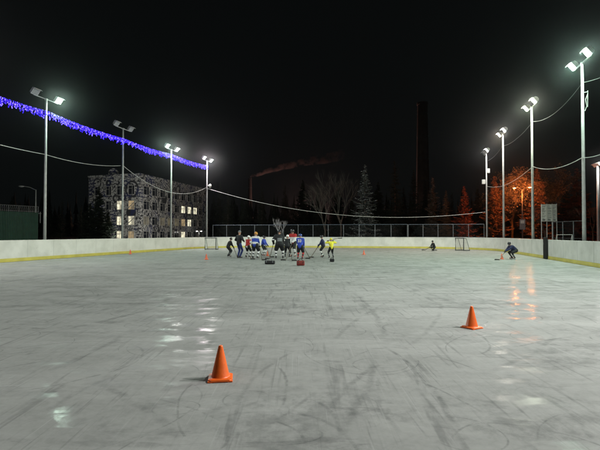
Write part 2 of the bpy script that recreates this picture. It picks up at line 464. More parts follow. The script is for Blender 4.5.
# seams between panels and posts outside
acc = 0
bp_ = rink_path(-.003); outp = rink_path(.12)
seam_me = MB(); seam_me.box((0, 0, .69), (.008, .006, .96)); seam_me = seam_me.mesh('panel_seam'); seam_me.materials.append(simple('seam_grey', (.50, .50, .48), .6))  # seams are thin strips in a grey darker than the boards
brace_me = MB(); brace_me.box((0, 0, .56), (.06, .08, 1.18)); brace_me = brace_me.mesh('brace_post'); brace_me.materials.append(M['darkmetal'])
for i in range(len(bp_)):
    acc += math.dist(_base[i - 1], _base[i])
    if acc >= 2.0:
        acc = 0
        p = RK(*bp_[i]); d = (RK(*bp_[(i + 1) % len(bp_)]) - p).normalized(); ang = math.atan2(d.y, d.x)
        for nm, me, q in (('panel_seam', seam_me, p), ('brace_post', brace_me, RK(*outp[i]))):
            o = bpy.data.objects.new(nm, me); col.objects.link(o); o.parent = boards; o.location = q - org; o.rotation_euler.z = ang

# black gate pad on the right-hand boards
gp = G(546.3, 1.0); k = gp.x  # where the sight column meets the right boards
Yg = V1 / (k * CT - ST); P = G(546.3, Yg)
gate = tag(empty('gate_pad', P, -TH), 'narrow black padded gate post standing in the right hand boards', 'gate')
mb = MB(); mb.box((-.06, 0, .68), (.10, .62, 1.34)); mb.build('pad', M['rubber'], gate, bevel=.02)
mb = MB(); mb.box((-.12, .18, .95), (.02, .05, .12)); mb.tube([(-.13, .18, .95), (-.16, .10, .95)], .008, 6); mb.build('latch', M['steel'], gate)

# ------------------------------------------------------------------ floodlight poles
def pole(u, v, H, side, label, heads, arm=1.05, group='floodlight poles along the rink', loc=None, parts_r=(.10, .062)):
    """side=+1: lamps face +v, -1: face -v. heads: list of (arm offset along u, colour or None, watts)"""
    t = tag(empty('floodlight_pole', loc or RK(u, v, -.03), -TH), label, 'floodlight pole', group)
    mb = MB(); mb.tube([(0, 0, 0), (0, 0, H * .5), (0, 0, H)], [parts_r[0], (parts_r[0] + parts_r[1]) / 2, parts_r[1]], 14); mb.build('mast', M['galv'], t, smooth=True)
    mb = MB(); mb.box((0, 0, .015), (.32, .32, .03))
    for a in (-.12, .12):
        for b_ in (-.12, .12): mb.tube([(a, b_, .02), (a, b_, .08)], .014, 6)
    mb.build('base_plate', M['galv'], t)
    mb = MB(); mb.tube([(0, -arm, H + .02), (0, arm, H + .02)], .032, 8); mb.box((0, 0, H), (.14, .14, .12)); mb.build('cross_arm', M['galv'], t)
    for off, c, w in heads:
        tilt = R(38)
        n = Vector((side * math.cos(tilt), 0, -math.sin(tilt)))
        up = Vector((side * math.sin(tilt), 0, math.cos(tilt)))
        sd = up.cross(n)
        rot = Matrix((sd, up, n)).transposed()          # local z = lamp direction
        hc = Vector((0, off, H + .30)) + n * .06
        mb = MB()
        prof = [(-.17, .14, .11), (-.10, .21, .17), (.05, .25, .21), (.10, .27, .22)]
        vs = []
        for z, hx, hy in prof: vs += [(-hx, -hy, z), (hx, -hy, z), (hx, hy, z), (-hx, hy, z)]
        fs = [(3, 2, 1, 0)]
        for i in range(3):
            for q in range(4):
                q2 = (q + 1) % 4; fs.append((i * 4 + q, i * 4 + q2, i * 4 + 4 + q2, i * 4 + 4 + q))
        fs.append((12, 13, 14, 15))
        mb.add([hc + rot @ Vector(q) for q in vs], fs)
        # visor along the upper lip and cooling ribs on the back
        mb.box(hc + rot @ Vector((0, .225, .17)), (.52, .012, .16), rot)
        for q in (-.08, -.03, .03, .08): mb.box(hc + rot @ Vector((q, 0, -.19)), (.012, .17, .05), rot)
        h = mb.build('lamp_head', M['housing'], t)
        mb = MB(); mb.box(hc + rot @ Vector((0, 0, .112)), (.46, .36, .02), rot)
        lm = M['lens_off'] if c is None else emis('lit_lens', c, 25, 'NONE')
        mb.build('lens', lm, h)
        mb = MB(); mb.tube([(0, off, H + .03), (side * -.02, off, H + .17)], .022, 6)
        mb.box((0, off, H + .10), (.05, .30, .02)); mb.build('bracket', M['galv'], h)
        if c is not None:
            ld = bpy.data.lights.new('flood_lamp', 'AREA'); ld.shape = 'RECTANGLE'; ld.size = .44; ld.size_y = .34
            ld.color = c; ld.energy = w
            lo = bpy.data.objects.new('flood_lamp', ld); col.objects.link(lo); lo.parent = h
            lo.matrix_local = Matrix.Translation(hc + rot @ Vector((0, 0, .13))) @ (rot @ Matrix.Rotation(math.pi, 3, 'X')).to_4x4()
    return t
W = 680
GR, NE, PK, YG, WM = (.70, 1, .80), (1, .98, .93), (1, .84, .90), (.93, 1, .78), (1, .86, .66)
lu = [25.0, 33.4, 41.6, 50.3]
L1 = pole(lu[0], -22.4, 10.35, 1, 'nearest left floodlight pole, its left lamp dark and right lamp glaring green', [(-1, None, 0), (1, GR, W)])
L2 = pole(lu[1], -22.4, 10.35, 1, 'left floodlight pole with both white lamp heads unlit', [(-1, None, 0), (1, None, 0)])
L3 = pole(lu[2], -22.4, 10.1, 1, 'left floodlight pole in front of the painted building, greenish and white lamps lit', [(-1, GR, W), (1, NE, W)])
L4 = pole(lu[3], -22.4, 10.35, 1, 'farthest left floodlight pole, pinkish and white lamps lit, beside the goal', [(-1, PK, W), (1, NE, W)])
R1 = pole(26.0, 9.45, 10.5, -1, 'nearest right floodlight pole with two glaring green white lamps', [(-1, GR, W), (1, GR, W)])
R2 = pole(35.1, 9.45, 10.7, -1, 'right floodlight pole with two yellowish white lamps, between black gate and skater', [(-1, YG, W), (1, YG, W)])
R3 = pole(44.2, 9.45, 10.7, -1, 'right floodlight pole with one white and one warm orange lamp', [(-1, NE, W * .7), (1, WM, W)])
R4 = pole(52.2, 9.45, 10.35, -1, 'farthest right floodlight pole, one small lamp lit and one dark', [(-1, NE, W * .7), (1, None, 0)])
pole(16.8, 9.45, 10.5, -1, 'right floodlight pole nearer than the picture edge', [(-1, GR, W), (1, NE, W)])
pole(7.6, 9.45, 10.5, -1, 'right floodlight pole beside the viewer', [(-1, NE, W * 1.9), (1, NE, W * 1.9)])
pole(8.0, -22.4, 10.35, 1, 'left floodlight pole beside the viewer', [(-1, None, 0), (1, None, 0)])
pole(16.6, -22.4, 10.35, 1, 'left floodlight pole just outside the picture', [(-1, NE, W), (1, NE, W)])
# mast at the right edge, one of its heads lit
pe = G(598.6, 57, -.03)
rp = pole(0, 0, 10.2, -1, 'distant floodlight mast at the right edge with a cluster of four heads', [(-.9, NE, 260), (-.3, None, 0), (.3, None, 0), (.9, None, 0)], arm=1.1, loc=pe, parts_r=(.20, .14))

# loudspeaker on the far left pole
t = tag(empty('horn_loudspeaker', RK(50.3, -22.4, 7.35)), 'pale horn loudspeaker fixed to the farthest left pole', 'loudspeaker')
mb = MB(); d = Vector((.9, -.45, -.1)).normalized()
mb.tube([d * .1, d * .25, d * .38, d * .48], [.05, .08, .17, .25], 14); mb.build('horn', M['housing'], t, smooth=True)
mb = MB(); mb.tube([(0, 0, 0), d * .12], .03, 6); mb.build('mount', M['galv'], t)
# boxes on far right pole
for z, px, lab in ((ZH(182, 49.2), -.35, 'pale junction box low on the farthest right pole'), (ZH(171, 49.2), .15, 'upper small junction box on the farthest right pole')):
    t = tag(empty('junction_box', RK(52.2, 9.45, z)), lab, 'junction box', 'junction boxes on the far right pole')
    mb = MB(); mb.box((px, -.05, 0), (.34, .2, .48)); mb.build('box', M['housing'], t, bevel=.01)
    mb = MB(); mb.box((px / 2, -.02, 0), (abs(px), .05, .05)); mb.build('mount', M['galv'], t)
# bracket with hanging insulators on nearest right pole
t = tag(empty('cable_bracket', RK(26.0, 9.45, ZH(92, 23.4))), 'steel cable bracket with coiled wire on the nearest right pole', 'cable bracket')
mb = MB(); mb.tube([(0, 0, 0), (.28, 0, .05)], .02, 6); mb.tube([(.28, 0, .12), (.26, 0, -.75)], .016, 6); mb.build('arm', M['galv'], t)
mb = MB(); mb.tube([(.26, 0, -.1), (.17, .02, -.35), (.22, 0, -.7), (.12, 0, -.95)], .02, 6); mb.build('wire_coil', M['cable'], t)

# ------------------------------------------------------------------ cables
def cable(pts_list, r, label, sagname='power_cable'):
    mb = MB()
    for a, b_, sag in pts_list:
        pts = [a.lerp(b_, i / 24) - Vector((0, 0, sag * 4 * (i / 24) * (1 - i / 24))) for i in range(25)]
        mb.tube(pts, r, 5)
    return tag(mb.build(sagname, M['cable']), label, 'cable', 'cables strung between the poles')
def pt(px, py, Y): return G(px, Y, ZH(py, Y))
cable([(pt(-60, 128, 22), pt(43.5, 154, 29.1), .1), (pt(43.5, 154, 29.1), pt(120, 165.5, 37.3), .25)], .022, 'pale cable from the left edge to the pole with unlit lamps')
cable([(pt(122, 165, 37.3), pt(206, 187.5, 53.8), 1.45)], .028, 'pale sagging cable in front of the painted building')
cable([(pt(206, 188, 53.8), pt(485.5, 212, 49.2), 1.75)], .026, 'long pale cable sagging across the far end above the fence')
cable([(pt(486.5, 186, 49.2), pt(503, 186, 41.3), .1), (pt(503, 186, 41.3), pt(531.5, 168, 32.3), .15), (pt(532.5, 166, 32.3), pt(583, 157.5, 23.4), .38), (pt(583, 157.5, 23.4), pt(640, 130, 19), .3)], .018, 'lower pale cable running along the right hand poles')
mb_ = cable([(pt(486, 161, 49.2), pt(503, 146, 41.3), .3), (pt(503, 146, 41.3), pt(531.5, 124, 32.3), .3), (pt(532.5, 121, 32.3), pt(582.5, 84, 23.4), .55), (pt(583, 82, 23.4), pt(660, 40, 18), .3)], .014, 'upper dim cable running along the right hand poles')
mb_.data.materials[0] = simple('dim_cable', (.12, .12, .12), .7)

# ------------------------------------------------------------------ blue icicle garland
M['led'] = emis('led_blue', (.03, .01, 1.0), 3.2, 'NONE')
M['led2'] = emis('led_violet', (.13, .09, 1.0), 5.0, 'NONE')
for q_ in ('led', 'led2'): M[q_].node_tree.nodes['Principled BSDF'].inputs['Base Color'].default_value = (.02, .015, .12, 1)
M['ledwire'] = simple('led_wire', (.01, .01, .06), .9)
def garland(a, b_, sag, n, label):
    t = tag(empty('icicle_light_garland', a), label, 'light garland', 'blue light garlands between the left poles')
    def at(s): return (b_ - a) * s - Vector((0, 0, sag * 4 * s * (1 - s)))
    mb = MB(); mb.tube([at(i / 30) for i in range(31)], .014, 5); mb.build('cable', M['ledwire'], t)
    for i in range(n):
        s = (i + random.random() * .8) / n; p = at(s)
        Ls = random.choice((.22, .30, .38, .45, .52)); mb = MB()
        mb.tube([p, p - Vector((0, 0, Ls))], .006, 3, mi=0)
        z = .02
        while z < Ls:
            q = p - Vector((0, 0, z)) + Vector((random.uniform(-.05, .05), random.uniform(-.05, .05), 0))
            r = random.uniform(.024, .040)
            k = 2 if random.random() < .28 else 1
            mb.add([q + Vector(d) * r for d in ((1, 0, 0), (0, 1, 0), (-1, 0, 0), (0, -1, 0), (0, 0, 1.3), (0, 0, -1.3))],
                   [(0, 1, 4), (1, 2, 4), (2, 3, 4), (3, 0, 4), (1, 0, 5), (2, 1, 5), (3, 2, 5), (0, 3, 5)], k)
            z += random.uniform(.04, .07)
        mb.build('light_strand', [M['ledwire'], M['led'], M['led2']], t)
    return t
gz = 9.62
def lp(i, z): return RK(lu[i], -22.3, z)
garland(RK(15.5, -22.3, 9.9), lp(0, 9.55), .25, 98, 'blue violet light garland from the left edge to the nearest left pole')
garland(lp(0, 9.55), lp(1, 9.5), .12, 98, 'blue violet light garland between nearest left pole and the pole with unlit lamps')
garland(lp(1, 9.5), lp(2, 9.6), .12, 96, 'blue violet light garland between the pole with unlit lamps and the next pole')
garland(lp(2, 9.6), lp(3, 9.75), .12, 90, 'blue violet light garland reaching the farthest left pole')

# ------------------------------------------------------------------ far fence (posts, rail, mesh)
def net_fence(pts, H, label, n_post_gap=1.75, wires=True, mat=None):
    t = tag(empty('net_fence', pts[0]), label, 'fence', 'fences beyond the boards')
    o = pts[0]; mat = mat or M['rail']
    mbr = MB()
    for a, b_ in zip(pts, pts[1:]):
        mbr.tube([a - o + Vector((0, 0, H)), b_ - o + Vector((0, 0, H))], .03, 6)
        mbr.tube([a - o + Vector((0, 0, 1.2)), b_ - o + Vector((0, 0, 1.2))], .02, 6)
    mbr.build('rail', mat, t)
    mw = MB()
    for a, b_ in zip(pts, pts[1:]):
        L_ = (b_ - a).length; n = max(1, round(L_ / n_post_gap)); d = (b_ - a) / L_
        for i in range(n + 1):
            p = a + (b_ - a) * (i / n) - o
            mp_ = MB(); mp_.tube([p, p + Vector((0, 0, H))], .032, 6); mp_.build('post', M['fpost'], t)
        if wires:
            z = 1.2
            m_ = int(L_ / .12)
            for i in range(m_):
                for sgn in (1, -1):
                    p = a + d * (i * .12) - o; q = p + d * (sgn * (H - 1.2))
                    if 0 <= (q + o - a).dot(d) <= L_:
                        mw.add([p + Vector((0, 0, 1.2)), q + Vector((0, 0, H)), q + Vector((0, 0, H)) + d * .004, p + Vector((0, 0, 1.2)) + d * .004], [(0, 1, 2, 3)])
    if wires: mw.build('wire_mesh', M['darkmetal'], t)
    return t
net_fence([RK(51.2, -22.0), RK(51.2, 1.0)], 2.62, 'tall wire fence with grey posts behind the far boards, left and middle', wires=True)
net_fence([RK(51.3, 1.1), RK(51.3, 9.0)], 2.6, 'wire fence behind the far boards in front of the red lit tree', wires=True)
net_fence([G(553, 38), G(585, 34)], 2.55, 'low dark fence behind the sign boards', n_post_gap=1.6, wires=True, mat=M['darkmetal'])

# ------------------------------------------------------------------ traffic cones
def make_cone(h, mat):
    t = empty('traffic_cone')
    k = h / .36
    mb = MB(); pr = [(.105, .03), (.100, .035), (.094, .045), (.024, .345), (.021, .355), (.012, .36)]
    mb.lathe([(r * k, z * k) for r, z in pr], 28); mb.build('cone_body', mat, t, smooth=True)
    mb = MB(); s = .13 * k; c = .03 * k
    ol = [(s - c, -s), (s, -s + c), (s, s - c), (s - c, s), (-s + c, s), (-s, s - c), (-s, -s + c), (-s + c, -s)]
    vs = [(x, y, .006 * k) for x, y in ol] + [(x * .97, y * .97, .026 * k) for x, y in ol] + [(x * .78, y * .78, .034 * k) for x, y in ol]
    fs = [tuple(reversed(range(8))), tuple(range(16, 24))]
    for i in range(8):
        j = (i + 1) % 8; fs.append((i, j, 8 + j, 8 + i)); fs.append((8 + i, 8 + j, 16 + j, 16 + i))
    mb.add(vs, fs)
    for a in ((s * .8, s * .8), (-s * .8, s * .8), (s * .8, -s * .8), (-s * .8, -s * .8)):
        mb.box((a[0], a[1], .008 * k), (.05 * k, .05 * k, .016 * k))
    mb.build('base', mat, t, bevel=.003 * k)
    return t
def fy(y): return HC * 450 / (y - 234)
c0 = make_cone(.36, M['orangecone']); c0.location = G(221, fy(378)); c0.rotation_euler.z = R(8)
tag(c0, 'big orange cone nearest the viewer, left of centre', 'traffic cone', 'orange cones on the ice')
c1 = copy_tree(c0); c1.location = G(471, fy(327.5)); c1.rotation_euler.z = R(31); c1['label'] = 'second orange cone on the right part of the ice'
f0 = make_cone(.34, M['orangefar'])
far = [(206.5, 259.5, 'small pale red cone below the left goal'), (130.5, 254.0, 'small red cone by the left boards under the unlit pole'),
       (363.8, 254.6, 'small pale cone alone on far ice right of the players'), (501.5, 259.2, 'small red cone in front of the crouching skater'), (267.5, 256, 'small reddish cone amid the players')]
for i, (px, y, lab) in enumerate(far):
    o = f0 if i == 0 else copy_tree(f0)
    o.location = G(px, fy(y)); o.rotation_euler.z = R(20 * i); tag(o, lab, 'traffic cone', 'small far cones on the ice')

# ------------------------------------------------------------------ goals
def make_goal(name, loc, rz, w, label):
    t = tag(empty(name, loc, rz), label, 'hockey goal', 'hockey goals on the far ice')
    h = 1.18; d = .75
    mb = MB()
    mb.tube([(-w / 2, 0, 0), (-w / 2, 0, h), (w / 2, 0, h), (w / 2, 0, 0)], .045, 8); mb.build('front_frame', M['darkmetal'], t)
    mb = MB(); mb.tube([(-w / 2, 0, .04), (-w / 2, d, .04), (w / 2, d, .04), (w / 2, 0, .04)], .03, 8)
    mb.tube([(-w / 2, 0, h), (-w / 2, d * .45, h * .96), (w / 2, d * .45, h * .96), (w / 2, 0, h)], .022, 8)
    mb.tube([(-w / 2, d * .45, h * .96), (-w / 2, d, .04)], .02, 6); mb.tube([(w / 2, d * .45, h * .96), (w / 2, d, .04)], .02, 6)
    mb.build('back_frame', M['darkmetal'], t)
    mb = MB(); st = .075
    def grid(a, b_, c_, d_):           # quad a-b-c-d filled with strings
        a, b_, c_, d_ = map(Vector, (a, b_, c_, d_))
        n = max(2, int((b_ - a).length / st)); m_ = max(2, int((d_ - a).length / st))
        for i in range(n + 1):
            s = i / n; mb.tube([a.lerp(b_, s), d_.lerp(c_, s)], .011, 3, False)
        for i in range(m_ + 1):
            s = i / m_; mb.tube([a.lerp(d_, s), b_.lerp(c_, s)], .011, 3, False)
    k = d * .45; hh = h * .96
    grid((-w / 2, d, .05), (w / 2, d, .05), (w / 2, k, hh), (-w / 2, k, hh))
    grid((-w / 2, 0, h), (w / 2, 0, h), (w / 2, k, hh), (-w / 2, k, hh))
    for sx in (-w / 2, w / 2):
        grid((sx, 0, .05), (sx, d, .05), (sx, k, hh), (sx, 0, h))
    mb.build('netting', M['net'], t)
    return t
make_goal('hockey_goal', G(210.5, fy(249.6)), R(-8), 1.12, 'dark framed hockey goal with white net beside the left boards')
make_goal('hockey_goal', G(459.4, 41.8), R(-64), 1.0, 'hockey goal seen from the side by the right boards')

# ------------------------------------------------------------------ people
dg = None
def remesh_obj(name, caps, voxel, mats, parent, paint=None, smooth_it=4):
    """caps: (p0, r0, p1, r1) tapered capsules merged into one continuous surface"""
    mb = MB()
    for cp in caps:
        p0, r0, p1, r1 = Vector(cp[0]), cp[1], Vector(cp[2]), cp[3]
        if isinstance(r0, tuple): mb.ball(p0, r0, 16, 12); continue
        mb.ball(p0, r0, 12, 8); mb.ball(p1, r1, 12, 8)
        if (p1 - p0).length > 1e-4: mb.tube([p0, p1], [r0, r1], 12)
    me = mb.mesh('tmp'); ob = bpy.data.objects.new('tmp', me); col.objects.link(ob)
    md = ob.modifiers.new('r', 'REMESH'); md.mode = 'VOXEL'; md.voxel_size = voxel
    ms_ = ob.modifiers.new('s', 'SMOOTH'); ms_.iterations = smooth_it; ms_.factor = .5
    d = bpy.context.evaluated_depsgraph_get()
    out = bpy.data.meshes.new_from_object(ob.evaluated_get(d))
    bpy.data.objects.remove(ob); bpy.data.meshes.remove(me)
    out.materials.clear()
    for mm in mats: out.materials.append(mm)
    if paint:
        for p in out.polygons: p.material_index = paint(p.center)
    for p in out.polygons: p.use_smooth = True
    out.name = name
    o = bpy.data.objects.new(name, out); col.objects.link(o); o.parent = parent
    return o

def ik(a, b_, l1, l2, pole_dir):
    a, b_ = Vector(a), Vector(b_); d = b_ - a; L_ = d.length
    if L_ > (l1 + l2) * .995: b_ = a + d.normalized() * (l1 + l2) * .995; d = b_ - a; L_ = d.length
    x = (l1 * l1 - l2 * l2 + L_ * L_) / (2 * L_); hh = math.sqrt(max(0, l1 * l1 - x * x))
    n = d.normalized(); pd = Vector(pole_dir); pd = (pd - n * pd.dot(n)).normalized()
    return a + n * x + pd * hh, b_

def person(loc, heading, H, label, lean=15, crouch=0.0, stance=.15, hands=None, jersey='black', pants='black', socks='white',
           helmet='blackhelmet', cage=False, number=None, stripes=None, skates=True, bulky=1.0, hat=False, one_knee=False, sleeve=None, head_down=20, split=0.0, group='people on the ice'):
    s = H / 1.75
    t = tag(empty('person', loc, heading), label, 'person', group)
    base = .055 if skates else .0
    hz = (.90 - crouch) * s + base * .5
    la = R(lean)
    hip = Vector((0, -.5 * math.sin(la) * .35 * s - crouch * .25 * s, hz))
    sp = Vector((0, math.sin(la), math.cos(la)))
    chest = hip + sp * .33 * s; neck = hip + sp * .50 * s
    hd = R(lean * .5 + head_down)
    hdir = Vector((0, math.sin(lean * .5 * math.pi / 180), math.cos(lean * .5 * math.pi / 180)))
    head = neck + hdir * .19 * s
    fw = Vector((0, math.cos(hd), -math.sin(hd))); upv = Vector((0, math.sin(hd), math.cos(hd)))
    S = [neck - sp * .04 * s + Vector((sx * .185 * s, 0, 0)) for sx in (-1, 1)]
    Hp = [hip + Vector((sx * .09 * s, 0, -.02)) for sx in (-1, 1)]
    ank = [Vector((sx * stance * s, -.02 + split * sx * s, base + .085 * s)) for sx in (-1, 1)]
    kn = []
    for i in range(2):
        if one_knee and i == 0:
            k_ = Vector((-.10 * s, .10 * s, .06)); a_ = Vector((-.12 * s, -.32 * s, .09)); kn.append((k_, a_))
        else: kn.append(ik(Hp[i], ank[i], .44 * s, .43 * s, (0.25 * (-1, 1)[i], 1, 0)))
    if hands is None: hands = [(-.14, .34, .92), (.16, .36, .82)]
    hd_t = [Vector(h) * s for h in hands]
    el = [ik(S[i], hd_t[i], .29 * s, .27 * s, ((-.8, .8)[i], -.5, -.5)) for i in range(2)]
    # ---- body: one continuous surface with face and fingers
    c = []
    c.append((hip, .115 * s, chest, .13 * s)); c.append((chest + Vector((-.06 * s, 0, 0)), .11 * s, chest + Vector((.06 * s, 0, 0)), .11 * s))
    c.append((S[0], .055 * s, S[1], .055 * s)); c.append((neck - sp * .05 * s, .06 * s, head, .055 * s))
    c.append((head + upv * .02 * s, (.076 * s, .094 * s, .108 * s), (0, 0, 0), 0))
    c.append((head - upv * .055 * s + fw * .03 * s, .048 * s, head - upv * .075 * s + fw * .055 * s, .028 * s))   # jaw
    c.append((head + fw * .085 * s, .012 * s, head + fw * .108 * s - upv * .022 * s, .014 * s))            # nose
    c.append((head + fw * .088 * s - upv * .052 * s + Vector((-.018, 0, 0)), .010 * s, head + fw * .088 * s - upv * .052 * s + Vector((.018, 0, 0)), .010 * s))  # lips
    for sx in (-1, 1):
        e = head + Vector((sx * .078 * s, 0, 0)); c.append((e + upv * .02 * s, .015 * s, e - upv * .02 * s, .012 * s))   # ears
    for i in range(2):
        k_, a_ = kn[i]
        c.append((Hp[i], .085 * s, k_, .055 * s)); c.append((k_, .052 * s, a_, .036 * s))
        tz = .03 * s + base
        if one_knee and i == 0: c.append((a_, .035 * s, a_ + Vector((0, -.05, -.05)), .03 * s))
        else: c.append((a_, .036 * s, Vector((a_.x + (-.02, .02)[i], a_.y + .15 * s, tz)), .028 * s)); c.append((a_, .036 * s, Vector((a_.x, a_.y - .04 * s, tz)), .03 * s))
        e_, h_ = el[i]
        c.append((S[i], .052 * s, e_, .038 * s)); c.append((e_, .038 * s, h_, .026 * s))
        dr = (h_ - e_).normalized(); pn = Vector((0, 0, 1)).cross(dr)
        pn = pn.normalized() if pn.length > .1 else Vector((1, 0, 0))
        dn = dr.cross(pn)
        palm = h_ + dr * .05 * s
        c.append((h_ + dr * .01 - pn * .018 * s, .020 * s, palm - pn * .024 * s, .019 * s)); c.append((h_ + dr * .01 + pn * .018 * s, .020 * s, palm + pn * .024 * s, .019 * s))
        for q, (ox, ln) in enumerate(((-.036, .030), (-.012, .037), (.012, .035), (.036, .026))):
            r0 = palm + pn * ox * s + dr * .012 * s; r1 = r0 + dr * ln * s + dn * .008 * s * (1 if dn.z < 0 else -1); r2 = r1 + (dn * (1 if dn.z < 0 else -1) * .9 + dr * .3) * ln * .7 * s
            c.append((r0, .0105 * s, r1, .0095 * s)); c.append((r1, .0095 * s, r2, .008 * s))
        sgn = (1, -1)[i] * (1 if pn.x > 0 else -1)
        tb = h_ + dr * .02 * s + pn * sgn * .03 * s
        c.append((tb, .012 * s, tb + (dr * .7 + pn * sgn * .7) * .035 * s, .011 * s)); c.append((tb + (dr * .7 + pn * sgn * .7) * .035 * s, .011 * s, tb + (dr * .95 + pn * sgn * .6) * .055 * s, .009 * s))
    eyes = [head + fw * .085 * s + upv * .012 * s + Vector((sx * .032 * s, 0, 0)) for sx in (-1, 1)]
    lip = head + fw * .095 * s - upv * .052 * s
    def pb(q):
        if min((q - e).length for e in eyes) < .016 * s: return 1
        if abs(q.x - lip.x) < .028 * s and (q - lip).length < .03 * s and abs((q - lip).dot(upv)) < .010 * s: return 2
        return 0
    remesh_obj('body', c, .011, [M['skin'], M['eye'], M['mouth']], t, pb, 2)
    # ---- jersey / jacket
    b = bulky * 1.10
    j = [(hip + sp * .02 * s, .150 * s * b, chest, .155 * s * b), (chest + Vector((-.075 * s, 0, 0)), .125 * s * b, chest + Vector((.075 * s, 0, 0)), .125 * s * b),
         (S[0], .085 * s * b, S[1], .085 * s * b), (hip + sp * .01 * s + Vector((-.06 * s, 0, 0)), .115 * s * b, hip + sp * .01 * s + Vector((.06 * s, 0, 0)), .115 * s * b)]
    for i in range(2):
        e_, h_ = el[i]
        j += [(S[i], .085 * s * b, e_, .062 * s * b), (e_, .062 * s * b, e_.lerp(h_, .88), .048 * s * b)]
    jm = [M[jersey]] + [M[x] for x in (stripes['mats'] if stripes else [])]
    def jp(q):
        if not stripes: return 0
        side = abs(q.x) > .205 * s * b
        hgt = (q - hip).dot(sp) / s
        return stripes['fn'](hgt, q.x / s, side, q.y / s)
    jo = remesh_obj('jersey' if skates else 'jacket', j, .018, jm, t, jp if stripes else None, 3)
    if number:
        cu = bpy.data.curves.new('num', 'FONT'); cu.body = number; cu.align_x = 'CENTER'; cu.align_y = 'CENTER'; cu.size = .26 * s; cu.extrude = .006; cu.offset = .008
        o = bpy.data.objects.new('tmpn', cu); col.objects.link(o); d = bpy.context.evaluated_depsgraph_get()
        nm = bpy.data.meshes.new_from_object(o.evaluated_get(d)); bpy.data.objects.remove(o)
        nm.materials.clear(); no = link('back_number', nm, M['white'], jo); no.rotation_euler = (R(90) - la, 0, 0)
        no.location = chest + Vector((0, -math.cos(la), math.sin(la))) * (.158 * s * b)
    # ---- trousers or padded shorts
    if skates:
        p = [(Hp[0] + Vector((0, 0, .02)), .12 * s * b, Hp[1] + Vector((0, 0, .02)), .12 * s * b)]
        for i in range(2): p.append((Hp[i], .115 * s * b, Hp[i].lerp(kn[i][0], .85), .088 * s * b))
        remesh_obj('padded_shorts', p, .018, [M[pants]], t)
        for i in range(2):
            k_, a_ = kn[i]
            q = [(k_, .070 * s, k_.lerp(a_, .4), .066 * s), (k_.lerp(a_, .4), .066 * s, k_.lerp(a_, .95), .046 * s)]
            ml = [M[socks], M['black' if socks != 'black' else 'grey']]
            def sp_(cn, k_=k_, a_=a_):
                f = (cn - k_).dot(a_ - k_) / (a_ - k_).length_squared
                return 1 if .45 < f < .65 else 0
            remesh_obj('sock', q, .016, ml, t, sp_)
    else:
        p = [(Hp[0], .105 * s, Hp[1], .105 * s)]
        for i in range(2): p += [(Hp[i], .10 * s, kn[i][0], .072 * s), (kn[i][0], .07 * s, kn[i][1] - Vector((0, 0, .02)), .062 * s)]
        remesh_obj('trousers', p, .018, [M[pants]], t)
    # ---- skates
    for i in range(2):
        k_, a_ = kn[i]
        if one_knee and i == 0:
            q = [(a_, .05 * s, a_ + Vector((0, -.09, -.035)), .036 * s)]
            remesh_obj('skate', q, .014, [M['blackhelmet']], t); continue
        q = [(a_ + Vector((0, -.01, .03)), .052 * s, a_ + Vector((0, -.03, -.03)) * s, .048 * s), (Vector((a_.x, a_.y - .03 * s, base + .035 * s)), .042 * s, Vector((a_.x + (-.02, .02)[i], a_.y + .17 * s, base + .03 * s)), .034 * s)]
        so = remesh_obj('skate' if skates else 'boot', q, .014, [M['blackhelmet']], t)
        if skates:
            mb = MB(); yc = a_.y + .07 * s
            mb.box((a_.x + (-.01, .01)[i], yc, .016), (.006, .28 * s, .03))
            mb.build('blade', M['steel'], so)
            mb = MB(); mb.box((a_.x + (-.01, .01)[i], yc + .08 * s, .045), (.022, .05, .03)); mb.box((a_.x + (-.01, .01)[i], yc - .09 * s, .045), (.022, .05, .03)); mb.build('blade_holder', M['white'], so)
    # ---- gloves
    for i in range(2):
        e_, h_ = el[i]; dr = (h_ - e_).normalized()
        if skates:
            q = [(e_.lerp(h_, .75), .052 * s, h_, .045 * s), (h_, .045 * s, h_ + dr * .05 * s, .05 * s)]
            pn = Vector((0, 0, 1)).cross(dr); pn = pn.normalized() if pn.length > .1 else Vector((1, 0, 0))
            dn = dr.cross(pn); dn = dn if dn.z < 0 else -dn
            for ox, ln in ((-.045, .05), (-.015, .06), (.015, .057), (.045, .045)):
                r0 = h_ + dr * .06 * s + pn * ox * s; r1 = r0 + dr * ln * s * .7; r2 = r1 + dn * ln * s
                q += [(r0, .019 * s, r1, .018 * s), (r1, .018 * s, r2, .016 * s)]
            sgn = (1, -1)[i] * (1 if pn.x > 0 else -1)
            q.append((h_ + dr * .02 * s + pn * sgn * .03 * s, .022 * s, h_ + dr * .06 * s + pn * sgn * .07 * s, .018 * s))
            remesh_obj('glove', q, .012, [M['black']], t)
    # ---- helmet or hat
    hc = head + upv * .035 * s
    rot = Matrix((Vector((1, 0, 0)), fw, upv)).transposed()
    mb = MB(); nu, nv = 20, 12
    vs = []; fs = []
    thick = 1.32 if not hat else 1.16
    for jv in range(nv + 1):
        for ku in range(nu):
            az = 2 * math.pi * ku / nu
            front = max(0, math.sin(az)); low = -.55 + .75 * front ** 2
            if hat: low = -.05 + .15 * front
            el_ = math.pi / 2 - (math.pi / 2 - low) * jv / nv
            ridge = 1 + (.04 * math.cos(az * 2) if not hat else 0)
            vs.append(hc + rot @ Vector((.080 * s * thick * math.cos(el_) * math.cos(az) * ridge, .098 * s * thick * math.cos(el_) * math.sin(az), .100 * s * thick * math.sin(el_))))
    for jv in range(nv):
        for ku in range(nu):
            k2 = (ku + 1) % nu; fs.append((jv * nu + ku, (jv + 1) * nu + ku, (jv + 1) * nu + k2, jv * nu + k2))
    mb.add(vs, fs)
    ho = mb.build('knitted_hat' if hat else 'helmet', M[helmet], t, smooth=True)
